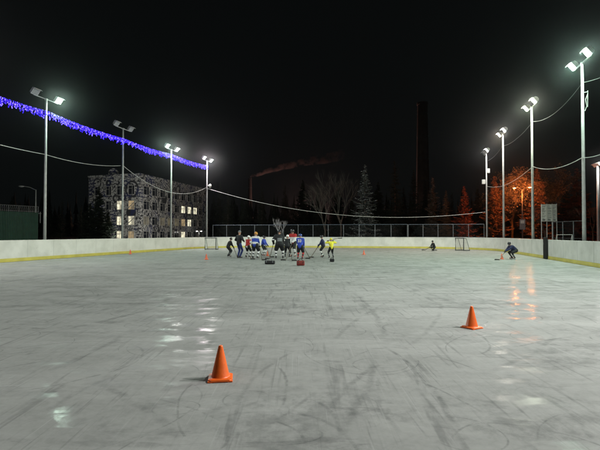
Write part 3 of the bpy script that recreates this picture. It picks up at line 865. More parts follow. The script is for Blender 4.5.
    md = ho.modifiers.new('s', 'SOLIDIFY'); md.thickness = .012; md.offset = -1
    if not hat:
        mb = MB()
        for a in (-50, -25, 0, 25, 50):
            pts = [hc + rot @ Vector((.108 * s * math.sin(R(a)) , .128 * s * math.cos(R(a)), z * s)) for z in (.02, -.04, -.10)]
            pts[-1] = pts[-1] - fw * .02 * s
            mb.tube(pts, .003, 4)
        for z in (.0, -.04, -.08, -.11):
            mb.tube([hc + rot @ Vector((.108 * s * math.sin(R(a)), .128 * s * math.cos(R(a)), z * s)) for a in range(-80, 81, 20)], .003, 4)
        mb.build('face_cage', M['steel'], ho)
    W_ = Matrix.Translation(Vector(loc)) @ Matrix.Rotation(heading, 4, 'Z')
    t['_h'] = [list(W_ @ (el[i][1] + (el[i][1] - el[i][0]).normalized() * .05 * s)) for i in range(2)]
    return t

def stick(top, tip, bladedir, label, low=True):
    """shaft from the top hand to the ice, with a bent blade"""
    top, tip = Vector(top), Vector(tip); d = (tip - top).normalized()
    t = tag(empty('hockey_stick', tip), label, 'hockey stick', 'hockey sticks of the players')
    bd = Vector((bladedir[0], bladedir[1], 0)).normalized()
    mb = MB()
    rot = d.to_track_quat('Z', 'Y').to_matrix(); mid = (top - tip) / 2
    mb.box(mid, (.026, .034, (top - tip).length), rot); mb.build('shaft', M['wood'], t, bevel=.004)
    mb = MB(); up = Vector((0, 0, 1)) if low else -d.cross(bd).cross(bd).normalized()
    n = bd.cross(up).normalized(); pr = []
    vs = []
    for k in range(6):
        f = k / 5; c_ = bd * (.28 * f) + n * (.02 * f * f)
        h0, h1 = (.004, .062 + .012 * f if f < .9 else .055)
        for z in (h0, h1):
            for w_ in (-.006, .006): vs.append(c_ + up * (z - (0 if low else .03)) + n * w_)
    fs = []
    for k in range(5):
        a = k * 4; b_ = a + 4
        fs += [(a, b_, b_ + 2, a + 2), (a + 1, a + 3, b_ + 3, b_ + 1), (a + 2, b_ + 2, b_ + 3, a + 3), (a, a + 1, b_ + 1, b_)]
    fs += [(0, 2, 3, 1), (20, 21, 23, 22)]
    mb.add(vs, fs); mb.build('blade', M['tape'], t)
    mb = MB(); mb.box((top - tip) - (-d) * .05, (.032, .04, .12), rot); mb.build('grip_tape', M['white'], t)
    return t

def head_to(dx, dy): return math.atan2(-dx, dy)       # rotation so that local +Y points to (dx, dy)
PW = {'mats': ['blue', 'white'], 'fn': lambda h, x, side, y: 1 if (.13 < h < .40 and not side) else (1 if (side and h > .30) else 0)}
def stripes_wb(h, x, side, y): return 0 if (side or h > .40 or y > .2) else (1 if .16 < h else (0 if h > .03 else 1))
def stripes_blue(h, x, side, y): return 1 if (.02 < h < .07 or (abs(x) < .08 and .15 < h < .30 and y < 0)) else 0
def stripes_red(h, x, side, y): return 1 if ((abs(x) > .19 and h < .44) or h < .0 or y > .22) else 0
def stripes_bw(h, x, side, y): return 1 if ((abs(x) < .13 and .10 < h < .30 and y < .1) ) else (2 if (side and .22 < h < .28) else 0)
def stripes_rw(h, x, side, y): return 0 if h > .36 else (1 if h > .06 else 0)

p1 = person(G(229, fy(257)), head_to(.9, .5), 1.36, 'child in black bending over a stick, leftmost of the players', lean=24, crouch=.04, hands=[(-.05, .48, .80), (.10, .50, .62)], jersey='black', pants='black', socks='black', stripes=None)
p2 = person(G(239.2, fy(257.6)), head_to(.8, .9), 1.80, 'adult coach in black jacket, dark cap and blue trousers without helmet', lean=4, hands=[(-.22, .20, 1.02), (.22, .22, 1.04)], jersey='black', pants='bluetrouser', hat=True, helmet='grey', skates=False, stance=.10, head_down=8)
p3 = person(G(248, fy(258)), head_to(.5, .9), 1.47, 'child in red jersey with white sleeves and white helmet', lean=14, crouch=.03, jersey='red', pants='black', socks='white', helmet='whitehelmet', stripes={'mats': ['white'], 'fn': stripes_red})
p4 = person(G(255.3, fy(259)), head_to(.3, 1), 1.70, 'player in white and blue jersey with orange helmet', lean=14, crouch=.02, jersey='white', pants='black', socks='white', helmet='orangehelmet', bulky=1.1, stripes={'mats': ['blue'], 'fn': stripes_wb})
p5 = person(G(263.3, fy(256.2)), head_to(.6, -.2), 1.45, 'child in blue jersey with white patches, black helmet, left of the small cone', lean=10, crouch=.02, jersey='blue', pants='black', socks='white', stripes={'mats': ['white'], 'fn': stripes_blue})
p6 = person(G(279.5, fy(259)), head_to(-.1, 1), 1.86, 'large player in bulky black jersey with grey back panel', lean=16, crouch=.04, jersey='black', pants='black', socks='white', helmet='blackhelmet', bulky=1.28, stance=.20, hands=[(-.34, .28, .95), (.25, .36, .85)], stripes={'mats': ['grey', 'white'], 'fn': stripes_bw})
p7 = person(G(287.3, fy(258)), head_to(.2, 1), 1.52, 'child in dark jersey with white helmet between two large players', lean=12, crouch=.03, jersey='black', pants='black', socks='black', helmet='whitehelmet', stripes={'mats': ['white'], 'fn': lambda h, x, side, y: 1 if side and h > .2 else 0})
p8 = person(G(293.2, fy(257.3)), head_to(-.5, -.8), 1.86, 'tall player in white jersey with red shoulders and dark helmet', lean=9, jersey='red', pants='black', socks='white', helmet='blackhelmet', bulky=1.1, stripes={'mats': ['white'], 'fn': stripes_rw})
p9 = person(G(300.2, fy(260)), head_to(.25, 1), 1.56, 'player in royal blue jersey with white number on the back', lean=8, crouch=.01, jersey='blue', pants='black', socks='red', helmet='bluehelmet', bulky=1.15, number='33')
p10 = person(G(322.7, fy(257.6)), head_to(-.9, .1), 1.48, 'child in dark navy jersey right of the crowd with stick out to the left', lean=10, crouch=.02, jersey='navy', pants='black', socks='white', helmet='blackhelmet', hands=[(-.10, .36, .85), (.08, .30, 1.0)])
p11 = person(G(331.2, fy(258.6)), head_to(-.35, 1), 1.30, 'child in yellow jersey with both arms raised, rightmost of the crowd', lean=6, crouch=.02, jersey='yel', pants='black', socks='black', helmet='yel', hands=[(-.26, .22, 1.46), (.30, .22, 1.48)], stance=.18)
p12 = person(G(433, 41), head_to(-1, -.2), 1.30, 'small child kneeling in black on the far ice near the right goal', lean=22, crouch=.44, jersey='black', pants='black', socks='black', one_knee=True, hands=[(-.1, .42, .55), (.12, .40, .45)])
p13 = person(G(512.6, fy(259.3)), head_to(-1, -.15), 1.42, 'crouching skater in dark purple jacket reaching a stick towards a small cone', lean=50, crouch=.26, jersey='navy', pants='black', socks='black', helmet='blackhelmet', hands=[(-.10, .62, .62), (.10, .70, .48)], stance=.16, bulky=1.15)
def hand(p, i): return Vector(list(p['_h'][i]))
def ground_at(px, py): return G(px, fy(py), .0)
def st(p, hi, px, py, bd, lab):
    tip = ground_at(px, py); tip.z = .012; h = hand(p, hi); top = h + (h - tip).normalized() * .14
    return stick(top, tip, bd, lab)
st(p1, 1, 237.5, 258, (1, -.3), 'stick of the leftmost child in black')
st(p3, 1, 250.5, 259.6, (1, 0), 'stick of the child in red')
st(p4, 1, 262, 260.5, (1, .1), 'stick of the player in white and blue')
st(p5, 1, 270, 257.5, (1, .2), 'stick of the child in blue')
st(p6, 0, 269.5, 259.3, (-1, .1), 'stick of the large player in black')
st(p7, 1, 292, 261, (1, -.1), 'stick of the child between two large players')
st(p8, 0, 285.5, 260.6, (-1, -.2), 'stick of the tall player with red shoulders')
st(p9, 1, 309.5, 257.8, (1, .1), 'stick of the player in royal blue')
st(p10, 0, 309.8, 259, (-1, -.1), 'long stick of the child in navy')
st(p12, 0, 424.5, 250.4, (-1, 0), 'stick of the kneeling child')
st(p13, 1, 499, 260.3, (-1, -.1), 'stick of the crouching skater')
h0, h1 = hand(p11, 0), hand(p11, 1); dd = (h1 - h0).normalized()
stick(h0 - dd * .18, h1 + dd * .34 + Vector((0, 0, .14)), (1, .1), 'stick held up by the child in yellow', low=False)
for p in (p1, p2, p3, p4, p5, p6, p7, p8, p9, p10, p11, p12, p13): del p['_h']

# ------------------------------------------------------------------ bags on the ice
def bag(px, py, w, h, d, mats, label, rz=0.1):
    t = tag(empty('sports_bag', ground_at(px, py), rz), label, 'bag', 'bags lying on the ice')
    mb = MB(); n = 14
    prof = []
    for k in range(n):
        a = 2 * math.pi * k / n; cx = math.copysign(abs(math.cos(a)) ** .6, math.cos(a)); cz = math.copysign(abs(math.sin(a)) ** .6, math.sin(a))
        prof.append((cx * d / 2, h / 2 + cz * h / 2))
    vs = []; xs = [-w / 2, -w / 2 + .03, -w / 4, 0, w / 4, w / 2 - .03, w / 2]; sc_ = [.82, 1, 1.02, .97, 1.02, 1, .82]
    for x, q in zip(xs, sc_): vs += [(x, y * q, h / 2 + (z - h / 2) * q + .004 - (1 - q) * 0) for y, z in prof]
    fs = [tuple(range(n)), tuple(reversed(range(6 * n, 7 * n)))]
    for i in range(6):
        for k in range(n):
            k2 = (k + 1) % n; fs.append((i * n + k, (i + 1) * n + k, (i + 1) * n + k2, i * n + k2))
    mb.add(vs, fs); mb.build('bag_body', mats[0], t, smooth=True)
    for x in (-w * .32, w * .32):
        mb = MB(); mb.tube([(x, math.cos(a) * (d / 2 + .012), h / 2 + math.sin(a) * (h / 2 + .012)) for a in [math.pi * k / 10 for k in range(11)]], .016, 5)
        mb.build('strap', mats[1], t)
    mb = MB(); mb.tube([(-w * .25, -.03, h), (-w * .12, -.05, h + .09), (w * .12, -.05, h + .09), (w * .25, -.03, h)], .013, 6); mb.build('handle', mats[1], t)
    return t
bag(300.6, 265.6, .38, .25, .24, (M['bagred'], M['black']), 'red bag with black straps behind the skates of the royal blue player', .05)
bag(270, 264.2, .50, .19, .26, (M['black'], M['grey']), 'flat black bag with grey straps on ice in front of the crowd', -.1)
bag(332, 261.8, .24, .17, .18, (M['black'], M['rubber']), 'small black bag on the ice below the child in yellow', 0)

# ------------------------------------------------------------------ painted apartment / school building
bA = G(88.3, 96); bB = G(139.5, 91.5); bC = G(206.5, 124)
HB = ZH(174.6, 91.5)
ctr = (bA + bC) / 2 + Vector((-6, 12, 0))
bD = bA + (bC - bB)
bld = tag(empty('painted_building', bB), 'four storey building with black and white painted walls and some lit windows', 'building')
mb = MB(); fp = [bA - bB, Vector((0, 0, 0)), bC - bB, bD - bB]
mb.add([p + Vector((0, 0, z)) for z in (-.03, HB) for p in fp], [(0, 1, 5, 4), (1, 2, 6, 5), (2, 3, 7, 6), (3, 0, 4, 7), (3, 2, 1, 0)])
mb.build('wall', M['mural'], bld)
cen = sum(fp, Vector()) / 4
mb = MB(); o_ = [cen + (p - cen) * 1.012 for p in fp]
mb.add([p + Vector((0, 0, z)) for z in (HB + .003, HB + .32) for p in o_], [(0, 1, 5, 4), (1, 2, 6, 5), (2, 3, 7, 6), (3, 0, 4, 7), (3, 2, 1, 0), (4, 5, 6, 7)])
rf = mb.build('roof', M['mural'], bld)
for q in (.3, .6, .8):
    mb = MB(); c_ = fp[1].lerp(fp[2], q) + (fp[0] - fp[1]) * .35 + Vector((0, 0, HB + .9)); mb.box(c_, (.9, .9, 1.2)); mb.build('vent_stack', M['roofm'], rf)
mb = MB(); dm = G(113, 95.0) - bB + Vector((0, 0, HB + .75)); mb.tube([dm + Vector((0, -.12, 0)), dm + Vector((0, .12, 0))], 1.05 * 1.0, 26); mb.build('round_medallion', M['mural'], bld)
def window(a, b_, s, z, w, h, pane, bar=False):
    d = (b_ - a).normalized(); n = Vector((d.y, -d.x, 0))          # outward (towards the viewer)
    c_ = a + d * s + Vector((0, 0, z)); rot = Matrix((d, n, Vector((0, 0, 1)))).transposed()
    mb = MB()
    for x in (-w / 2, w / 2): mb.box(c_ + rot @ Vector((x, .035, 0)), (.10, .07, h + .1), rot)
    for q in (-h / 2, h / 2): mb.box(c_ + rot @ Vector((0, .037, q)), (w + .1, .074, .10), rot)
    mb.box(c_ + rot @ Vector((w * .12, .033, 0)), (.07, .05, h), rot)
    mb.box(c_ + rot @ Vector((-w * .20, .031, h * .18)), (w * .6, .045, .06), rot)
    if bar: mb.box(c_ + rot @ Vector((0, .045, 0)), (.16, .05, h * 1.15), rot @ Matrix.Rotation(R(52), 3, 'Y'))
    fr = mb.build('window', M['frame'], bld)
    mb = MB(); mb.box(c_ + rot @ Vector((0, .012, 0)), (w, .02, h), rot); mb.build('pane', M[pane], fr)
O = Vector((0, 0, 0))
rows = [ZH(190, 92.5), ZH(205, 92.5), ZH(220.5, 92.5), ZH(236, 92.5) + .1]
for ri, z in enumerate(rows):
    for px in (97.5, 109, 120, 131.6):
        s = (px - 88.3) / (139.5 - 88.3) * (bB - bA).length * 1.0
        pane = 'pane_dark'
        if px == 120 and ri >= 1: pane = 'pane_bright'
        if px > 130 and ri >= 1: pane = 'pane_warm' if ri != 2 else 'pane_bright'
        if px == 109 and ri == 2: pane = 'pane_dim'
        window(bA - bB, O, s, z, 1.35 if px < 130 else 1.5, 1.85, pane, px > 130 and ri in (1, 2))
    Lr = (bC - bB).length
    for k, s in enumerate([2.4 + 3.35 * q for q in range(9)]):
        lit = {(1, 5): 'pane_bright', (1, 6): 'pane_bright', (1, 7): 'pane_bright', (2, 5): 'pane_warm', (2, 6): 'pane_bright', (2, 0): 'pane_dim', (2, 2): 'pane_dim', (2, 3): 'pane_dim', (3, 5): 'pane_bright', (2, 4): 'pane_dim', (1, 0): 'pane_dark'}
        window(O, bC - bB, s, z, 2.1, 1.75, lit.get((ri, k), 'pane_dark'))

# lit lamp at the foot of the building
def street_lamp(loc, h, heads, label, col_, watts, rz=0, mat='galv', group='street lamps beyond the rink', arm_l=1.3, panel=False):
    t = tag(empty('street_lamp', loc, rz), label, 'street lamp', group)
    mb = MB(); mb.tube([(0, 0, 0), (0, 0, h)], [.11, .06], 10); mb.build('pole', M[mat], t, smooth=True)
    for sx in heads:
        mb = MB(); mb.tube([(0, 0, h - .05), (sx * arm_l * .5, 0, h + .28), (sx * arm_l, 0, h + .38)], .03, 6); mb.build('arm', M[mat], t)
        hd = MB(); c_ = Vector((sx * (arm_l + .25), 0, h + .36)); hd.ball(c_, (.34, .14, .09), 12, 8); ho = hd.build('lamp_head', M[mat], t, smooth=True)
        mb = MB(); mb.ball(c_ - Vector((0, 0, .065)), (.22, .10, .06), 12, 8)
        mb.build('lamp_glass', emis('sodium_glass', col_, 30 if watts else 0, 'NONE') if watts else M['lens_off'], ho, smooth=True)
        if watts:
            ld = bpy.data.lights.new('street_bulb', 'POINT'); ld.energy = watts; ld.color = col_; ld.shadow_soft_size = .10
            lo = bpy.data.objects.new('street_bulb', ld); col.objects.link(lo); lo.parent = ho; lo.location = c_ - Vector((0, 0, .26))
    if panel:
        mb = MB(); mb.box((0, -.14, 3.0), (.75, .04, 1.5)); pn = mb.build('notice_panel', M['grey'], t)
        mb = MB(); mb.box((0, -.165, 3.35), (.5, .01, .45)); mb.build('poster', M['panelw'], pn)
    return t
SOD = (1, .24, .045)
street_lamp(G(522.5, 66, -.03), 8.1, (-1, 1), 'glowing orange twin street lamp in front of the trees', SOD, 1600, rz=R(-25), mat='darkmetal', arm_l=.75, panel=True)
street_lamp(G(35.4, 55, -.03), 7.0, (-1,), 'unlit single street lamp behind the green fence', (1, 1, 1), 0, rz=R(20))
street_lamp(G(199, 112, -.03), 2.0, (-1, 1), 'low white double lamp at the foot of the painted building', (1, .97, .9), 14, arm_l=.3)

def facade_light(px, Y, target, watts, label):  # unseen lamps added to brighten the painted building
    p = G(px, Y, -.03); t = tag(empty('added_floodlight', p), label, 'floodlight', 'added floodlights lighting the painted building')
    hc = Vector((0, 0, .42)); n = (target - p - hc).normalized(); rot = n.to_track_quat('Z', 'Y').to_matrix()
    mb = MB(); mb.box(hc, (.5, .4, .16), rot); mb.build('lamp_head', M['housing'], t, bevel=.01)
    mb = MB(); mb.tube([(-.28, 0, 0), (-.28, 0, .42), (-.24, 0, .42)], .02, 6); mb.tube([(.28, 0, 0), (.28, 0, .42), (.24, 0, .42)], .02, 6); mb.box((0, 0, .03), (.7, .3, .04)); mb.build('stand', M['galv'], t)
    mb = MB(); mb.box(hc + n * .085, (.44, .34, .01), rot); mb.build('lens', emis('added_lens', (1, .98, .92), 20, 'NONE'), t)
    ld = bpy.data.lights.new('added_ground_lamp', 'AREA'); ld.size = .4; ld.color = (1, .98, .92); ld.energy = watts
    lo = bpy.data.objects.new('added_ground_lamp', ld); col.objects.link(lo); lo.parent = t
    lo.matrix_local = Matrix.Translation(hc + n * .1) @ (rot @ Matrix.Rotation(math.pi, 3, 'X')).to_4x4()
facade_light(118, 70, G(118, 93, 9), 430, 'added unseen floodlight aimed at the left face of the painted building')
facade_light(150, 76, G(158, 100, 9), 430, 'added unseen floodlight aimed at the middle of the painted building')
facade_light(184, 84, G(186, 112, 9), 430, 'added unseen floodlight aimed at the right end of the painted building')

# ------------------------------------------------------------------ green sheet fence on the left
a, b_ = G(-25, 46), G(38, 52)
t = tag(empty('sheet_fence', a), 'tall dark green corrugated sheet enclosure at the left edge', 'fence')
mb = MB(); n = 160; L_ = (b_ - a); d = L_.normalized(); nrm = Vector((d.y, -d.x, 0)); Hf = ZH(212.2, 51)
vs = []
for i in range(n + 1):
    off = (0, .05, .05, 0)[i % 4]; p = L_ * (i / n) + nrm * off
    vs += [p, p + Vector((0, 0, Hf)), p - nrm * .12, p - nrm * .12 + Vector((0, 0, Hf))]
fs = []
for i in range(n):
    q = i * 4; fs += [(q, q + 4, q + 5, q + 1), (q + 1, q + 5, q + 7, q + 3), (q + 2, q + 3, q + 7, q + 6)]
fs += [(0, 1, 3, 2), (4 * n, 4 * n + 2, 4 * n + 3, 4 * n + 1)]
mb.add(vs, fs); mb.build('sheet', M['greenfence'], t)
mb = MB(); up = Vector((0, 0, 1))
for z in (.10, .68): mb.tube([up * (Hf + z), L_ + up * (Hf + z)], .022, 6)
for i in range(0, 31): mb.tube([L_ * (i / 30) + up * Hf, L_ * (i / 30) + up * (Hf + .68)], .012 if i % 5 else .03, 5)
for i in range(0, 30): mb.tube([L_ * (i / 30) + up * (Hf + .1), L_ * ((i + 1) / 30) + up * (Hf + .68)], .008, 4)
mb.build('railing', simple('pale_rail', (.28, .29, .29), .6), t)
mb = MB(); mb.tube([L_ + d * .25 + up * (Hf - 1.2), L_ + d * .25 + up * (Hf + .1)], .035, 6); mb.box(L_ + d * .1 + up * (Hf - .1), (.5, .06, .06)); mb.build('corner_bracket', M['galv'], t)

# ------------------------------------------------------------------ sign boards on the right
t = tag(empty('notice_board', G(549.5, 40, -.03), R(-18)), 'three pale vertical notice panels on tall posts behind the gate', 'notice board')
zb, zt = ZH(221, 40), ZH(204, 40)
for x, w in ((-.41, .40), (.02, .40), (.42, .34)):
    mb = MB(); mb.box((x, 0, (zb + zt) / 2), (w, .05, zt - zb)); pn = mb.build('panel', M['panelw'], t)
    mb = MB(); z = zt - .12
    while z > zb + .15:
        ww = w * random.uniform(.3, .8); mb.box((x - (w * .82 - ww) / 2 * .9, -.029, z), (ww, .006, .035)); z -= random.choice((.08, .08, .14))
    mb.box((x - w * .1, -.029, zb + .12), (w * .6, .006, .10)); mb.box((x - w * .36, -.0285, (zb + zt) / 2), (.012, .005, zt - zb - .12))
    mb.build('faded_print', M['ink'], pn)
for x in (-.62, -.19, .235, .60):
    mb = MB(); mb.tube([(x, .06, 0), (x, .06, zt + .05)], .03, 6); mb.build('post', M['galv'], t)

# white tubular frame behind the right boards
t = tag(empty('tubular_frame', G(564.5, 31, -.03), R(-12)), 'low white tubular frame just above the right hand boards', 'frame')
mb = MB(); mb.tube([(-.48, 0, 0), (-.48, 0, 1.53), (.48, 0, 1.53), (.48, 0, 0)], .03, 8); mb.build('hoop', M['housing'], t)
mb = MB(); mb.tube([(-.48, 0, 1.53), (-.48, .6, .6)], .02, 6); mb.tube([(.48, 0, 1.53), (.48, .6, .6)], .02, 6); mb.tube([(-.48, .6, 0), (-.48, .6, .6), (.48, .6, .6), (.48, .6, 0)], .02, 6); mb.build('brace', M['housing'], t)

# ------------------------------------------------------------------ trees
def spruce_meshes(H, Rb, seed, sparse=1.0, fat=1.0):
    rnd = random.Random(seed); tr = MB(); cr = MB(); sn = MB()
    tr.tube([(0, 0, 0), (0, 0, H * .5), (0, 0, H)], [H * .012 + .03, H * .007 + .02, .01], 8)
    z = H * .10
    lob = [rnd.uniform(0, 6.28) for _ in range(6)]
    while z < H * .985:
        f = 1 - z / H
        nb = rnd.randint(5, 8) if z < H * .9 else 4
        for k in range(nb):
            if rnd.random() < .16 * sparse: continue
            az = rnd.uniform(0, 2 * math.pi)
            lobe = 1 + .16 * math.sin(az * 2 + lob[0] + z * .9) + .14 * math.sin(az * 3 + lob[1] - z * 1.7) + .10 * math.sin(z * 2.6 + lob[2])
            L_ = Rb * (f ** .9) * lobe * rnd.uniform(.55, 1.15) + .10
            z0 = z + rnd.uniform(-.22, .22)
            dx, dy = math.cos(az), math.sin(az); droop = rnd.uniform(-.05, .55); curl = rnd.uniform(.1, .4)
            bend = rnd.uniform(-.25, .25)
            def at(s): return Vector((dx * L_ * s - dy * bend * s * s, dy * L_ * s + dx * bend * s * s, z0 - droop * L_ * s + curl * L_ * s * s))
            tr.tube([(0, 0, z0), at(.5), at(.95)], [.022, .014, .005], 3, False)
            m_ = max(3, int(L_ / .12))
            for i in range(m_):
                s = (i + rnd.random()) / m_; p = at(s)
                w = (.36 * (1.2 - s) * L_ ** .5 + .07)
                for sg in (-1, 1):
                    for r_ in range(2):
                        a2 = az + sg * rnd.uniform(.3, 1.4); l2 = w * rnd.uniform(.4, 1.3)
                        q = p + Vector((math.cos(a2) * l2, math.sin(a2) * l2, rnd.uniform(-.65, .12) * l2))
                        n = Vector((-math.sin(a2), math.cos(a2), rnd.uniform(-1, 1))) * rnd.uniform(.02, .05) * fat
                        cr.add([p - n, q, p + n], [(0, 1, 2)])
                        if rnd.random() < .34 * (1 + math.sin(az * 3 + z * 4 + lob[3])) * .8:
                            u_ = Vector((0, 0, .03)); c_ = p.lerp(q, .45) + u_; r0 = rnd.uniform(.03, .07) * fat ** .3
                            sn.add([c_ + Vector((rnd.uniform(-1, 1), rnd.uniform(-1, 1), rnd.uniform(-.5, .5))) * r0 * 1.6 for _ in range(4)], [(0, 1, 2), (0, 2, 3), (0, 3, 1), (1, 3, 2)])
        z += rnd.uniform(.14, .26) * (1 + f * .4)
    return tr.mesh('trunk'), cr.mesh('crown'), sn.mesh('snow')
SP = [spruce_meshes(14, 2.7, 3), spruce_meshes(12, 2.6, 8), spruce_meshes(17, 3.6, 21), spruce_meshes(14, 3.6, 33, .3, 3.6), spruce_meshes(14, 2.9, 41, 1.0, 2.2)]
def spruce(i, px, Y, H, label, rz=0, snow=False, crown='needle', wd=1.0):
    H0 = (14, 12, 17, 14, 14)[i]; k = H / H0
    t = tag(empty('spruce_tree', G(px, Y, -.03), rz), label, 'tree', 'trees beyond the rink'); t.scale = (k * wd, k * wd, k)
    trm, crm, snm = SP[i]
    o = bpy.data.objects.new('trunk', trm); col.objects.link(o); o.parent = t
    if not trm.materials: trm.materials.append(M['bark'])
    o = bpy.data.objects.new('crown', crm); col.objects.link(o); o.parent = t
    if not crm.materials: crm.materials.append(M['needle'])
    o.material_slots[0].link = 'OBJECT'; o.material_slots[0].material = M[crown]
    if snow:
        o = bpy.data.objects.new('snow_dusting', snm); col.objects.link(o); o.parent = t
        if not snm.materials: snm.materials.append(M['frostleaf'])
    return t
def bare_meshes(H, seed, spread=.55, depth=6, leaf=0):
    rnd = random.Random(seed); tr = MB(); cr = MB()
    def grow(p, d, L_, r, k):
        q = p + d * L_; mid = p.lerp(q, .5) + Vector((rnd.uniform(-1, 1), rnd.uniform(-1, 1), 0)) * L_ * .06
        tgt = tr if k >= depth - 1 else cr
        tgt.tube([p, mid, q], [r, r * .85, r * .65], 6 if k >= depth - 1 else 3, False, 0)
        if k <= 2 and leaf:
            for _ in range(leaf):
                c_ = p.lerp(q, rnd.random()) + Vector([rnd.gauss(0, .22) for _ in range(3)])
                a = Vector([rnd.uniform(-1, 1) for _ in range(3)]).normalized() * rnd.uniform(.04, .11); b2 = a.cross(Vector([rnd.uniform(-1, 1) for _ in range(3)])).normalized() * a.length * .8
                cr.add([c_ - a, c_ + b2, c_ + a, c_ - b2], [(0, 1, 2, 3)], 1)
        if k == 0: return
        for _ in range(rnd.choice((2, 3, 3) if k > 1 else (3, 4))):
            ax = Vector([rnd.uniform(-1, 1) for _ in range(3)]).normalized()
            d2 = (d + ax * spread * rnd.uniform(.6, 1.3) + Vector((0, 0, .12))).normalized()
            grow(p.lerp(q, rnd.uniform(.55, 1.0)), d2, L_ * rnd.uniform(.66, .86), r * .6, k - 1)
    grow(Vector((0, 0, 0)), Vector((0, 0, 1)), H * .24, H * .011, depth)
    return tr.mesh('trunk'), cr.mesh('crown')
BT = [bare_meshes(12, 5, .5), bare_meshes(12, 11, .45), bare_meshes(12, 17, .75, 6, 6), bare_meshes(12, 29, .8, 6, 8)]
def maxz(me): return max(v.co.z for v in me.vertices)
BH = [maxz(b[1]) for b in BT]
def bare(i, px, Y, H, label, rz=0, mat='bark', wd=1.0, name='bare_tree', leafm='leafdry'):
    k = H / BH[i]
    t = tag(empty(name, G(px, Y, -.03), rz), label, 'tree', 'trees beyond the rink'); t.scale = (k * wd, k * wd, k)
    for nm, me in zip(('trunk', 'crown'), BT[i]):
        o = bpy.data.objects.new(nm, me); col.objects.link(o); o.parent = t
        if not me.materials: me.materials.append(M[mat]); me.materials.append(M[leafm])
        o.material_slots[0].link = 'OBJECT'; o.material_slots[0].material = M[mat]
    return t
spruce(4, 365, 62, ZH(164, 62), 'snow dusted spruce standing out in the middle of the dark wood', .3, True, 'frostneedle', 1.1)
spruce(1, 395, 90, ZH(160, 90), 'dim spruce right of the snow dusted one', 1.2, False, 'needle', .9)
spruce(2, 414, 96, ZH(168, 96), 'dark spruce left of the tall chimney', 2.2)
spruce(0, 433, 84, ZH(176, 84), 'dim spruce in front of the tall chimney foot', .7, True, 'leafdry')
spruce(1, 446, 80, ZH(190, 80), 'small brownish spruce right of the chimney', 2.9, False, 'leafdry')
spruce(3, 464.5, 74, ZH(186, 74), 'small spruce with red lamplight put into its crown colour, above the side view goal', .2, False, 'redlit', .95)
spruce(3, 99, 74, ZH(186, 74), 'dark spruce in front of the left end of the painted building', .5, False, 'needle', 1.0)
spruce(3, 90, 72, ZH(203, 72), 'low wide dark spruce before the left corner of the painted building', 2.5, False, 'needle', 1.5)
spruce(3, 108, 71, ZH(210, 71), 'low dark spruce below the round roof medallion', 4.5, False, 'needle', 1.3)
spruce(0, 81, 82, ZH(205, 82), 'low dark spruce left of the painted building', 1.5, False, 'needle', 1.4)
spruce(2, 62, 100, ZH(200, 100), 'dark spruce between the nearest left pole and the building', 1.1)
bare(0, 325, 70, ZH(174, 70), 'pale bare birch, left of the pair beside the snow dusted spruce', .3, 'birch', .9, 'birch_tree')
bare(1, 341, 72, ZH(168, 72), 'pale bare birch, right of the pair beside the snow dusted spruce', 1.7, 'birch', .85, 'birch_tree')
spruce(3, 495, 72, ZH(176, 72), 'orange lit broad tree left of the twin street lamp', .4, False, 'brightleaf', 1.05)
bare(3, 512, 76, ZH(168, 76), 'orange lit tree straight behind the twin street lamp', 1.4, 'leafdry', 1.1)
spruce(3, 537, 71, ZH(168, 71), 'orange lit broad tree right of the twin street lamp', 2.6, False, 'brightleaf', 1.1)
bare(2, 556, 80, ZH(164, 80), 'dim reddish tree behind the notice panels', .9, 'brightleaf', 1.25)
spruce(3, 577, 82, ZH(168, 82), 'dim reddish tree behind the nearest right pole', 3.3, False, 'redlit', 1.25)
bare(0, 545, 60, ZH(196, 60), 'low twiggy tree behind the notice panels', 5.3, 'bark', 1.1)
bare(1, 593, 62, ZH(200, 62), 'low dark twiggy tree by the right edge', 2.1, 'bark', 1.1)
# frosty shrub glinting behind the fence
t = bare(1, 281, 58, ZH(216.5, 58), 'small frosty shrub glinting behind the players and the fence', .8, 'frostleaf', .9, 'frosty_shrub')
t['category'] = 'shrub'; t['group'] = 'shrubs beyond the rink'
dk = [(228, 105, 190), (246, 110, 198), (262, 100, 186), (285, 108, 184), (303, 112, 180), (318, 104, 190), (352, 108, 188), (378, 106, 182), (404, 110, 186),
      (452, 106, 190), (478, 100, 188), (492, 104, 180), (220, 130, 180), (12, 110, 196), (34, 118, 202), (48, 108, 208), (338, 120, 184), (425, 118, 178), (588, 96, 186), (566, 100, 184)]
for i, (px, Y, top) in enumerate(dk):
    spruce((0, 3, 2)[i % 3], px, Y, ZH(top, Y), 'black spruce in the dark wood behind the rink', i * 1.3)['group'] = 'black spruces of the dark wood'
# the wood behind everything, one mass
mw = MB(); rnd = random.Random(5)
for i in range(260):
    Y = rnd.uniform(135, 190); px = -60 + 720 * i / 260 + rnd.uniform(-3, 3)
    if 80 < px < 215 and Y < 150: Y = 170
    h = rnd.uniform(9, 16); p = G(px, Y, -.03); w = rnd.uniform(1.6, 2.8)
    for lv in range(9):
        z0 = h * (.05 + .1 * lv); rr = w * (1 - lv / 9.5) * rnd.uniform(.8, 1.15)
        ring = []
        for k in range(9):
            a_ = 2 * math.pi * k / 9 + rnd.uniform(-.2, .2); q = rr * rnd.uniform(.6, 1.2)
            ring.append(p + Vector((math.cos(a_) * q, math.sin(a_) * q, z0 + rnd.uniform(-.3, .3))))
        mw.add(ring + [p + Vector((0, 0, z0 + h * .2))], [(k, (k + 1) % 9, 9) for k in range(9)])
tag(mw.build('far_wood', M['needle']), 'black mass of distant conifers along the horizon', 'wood', kind='stuff')

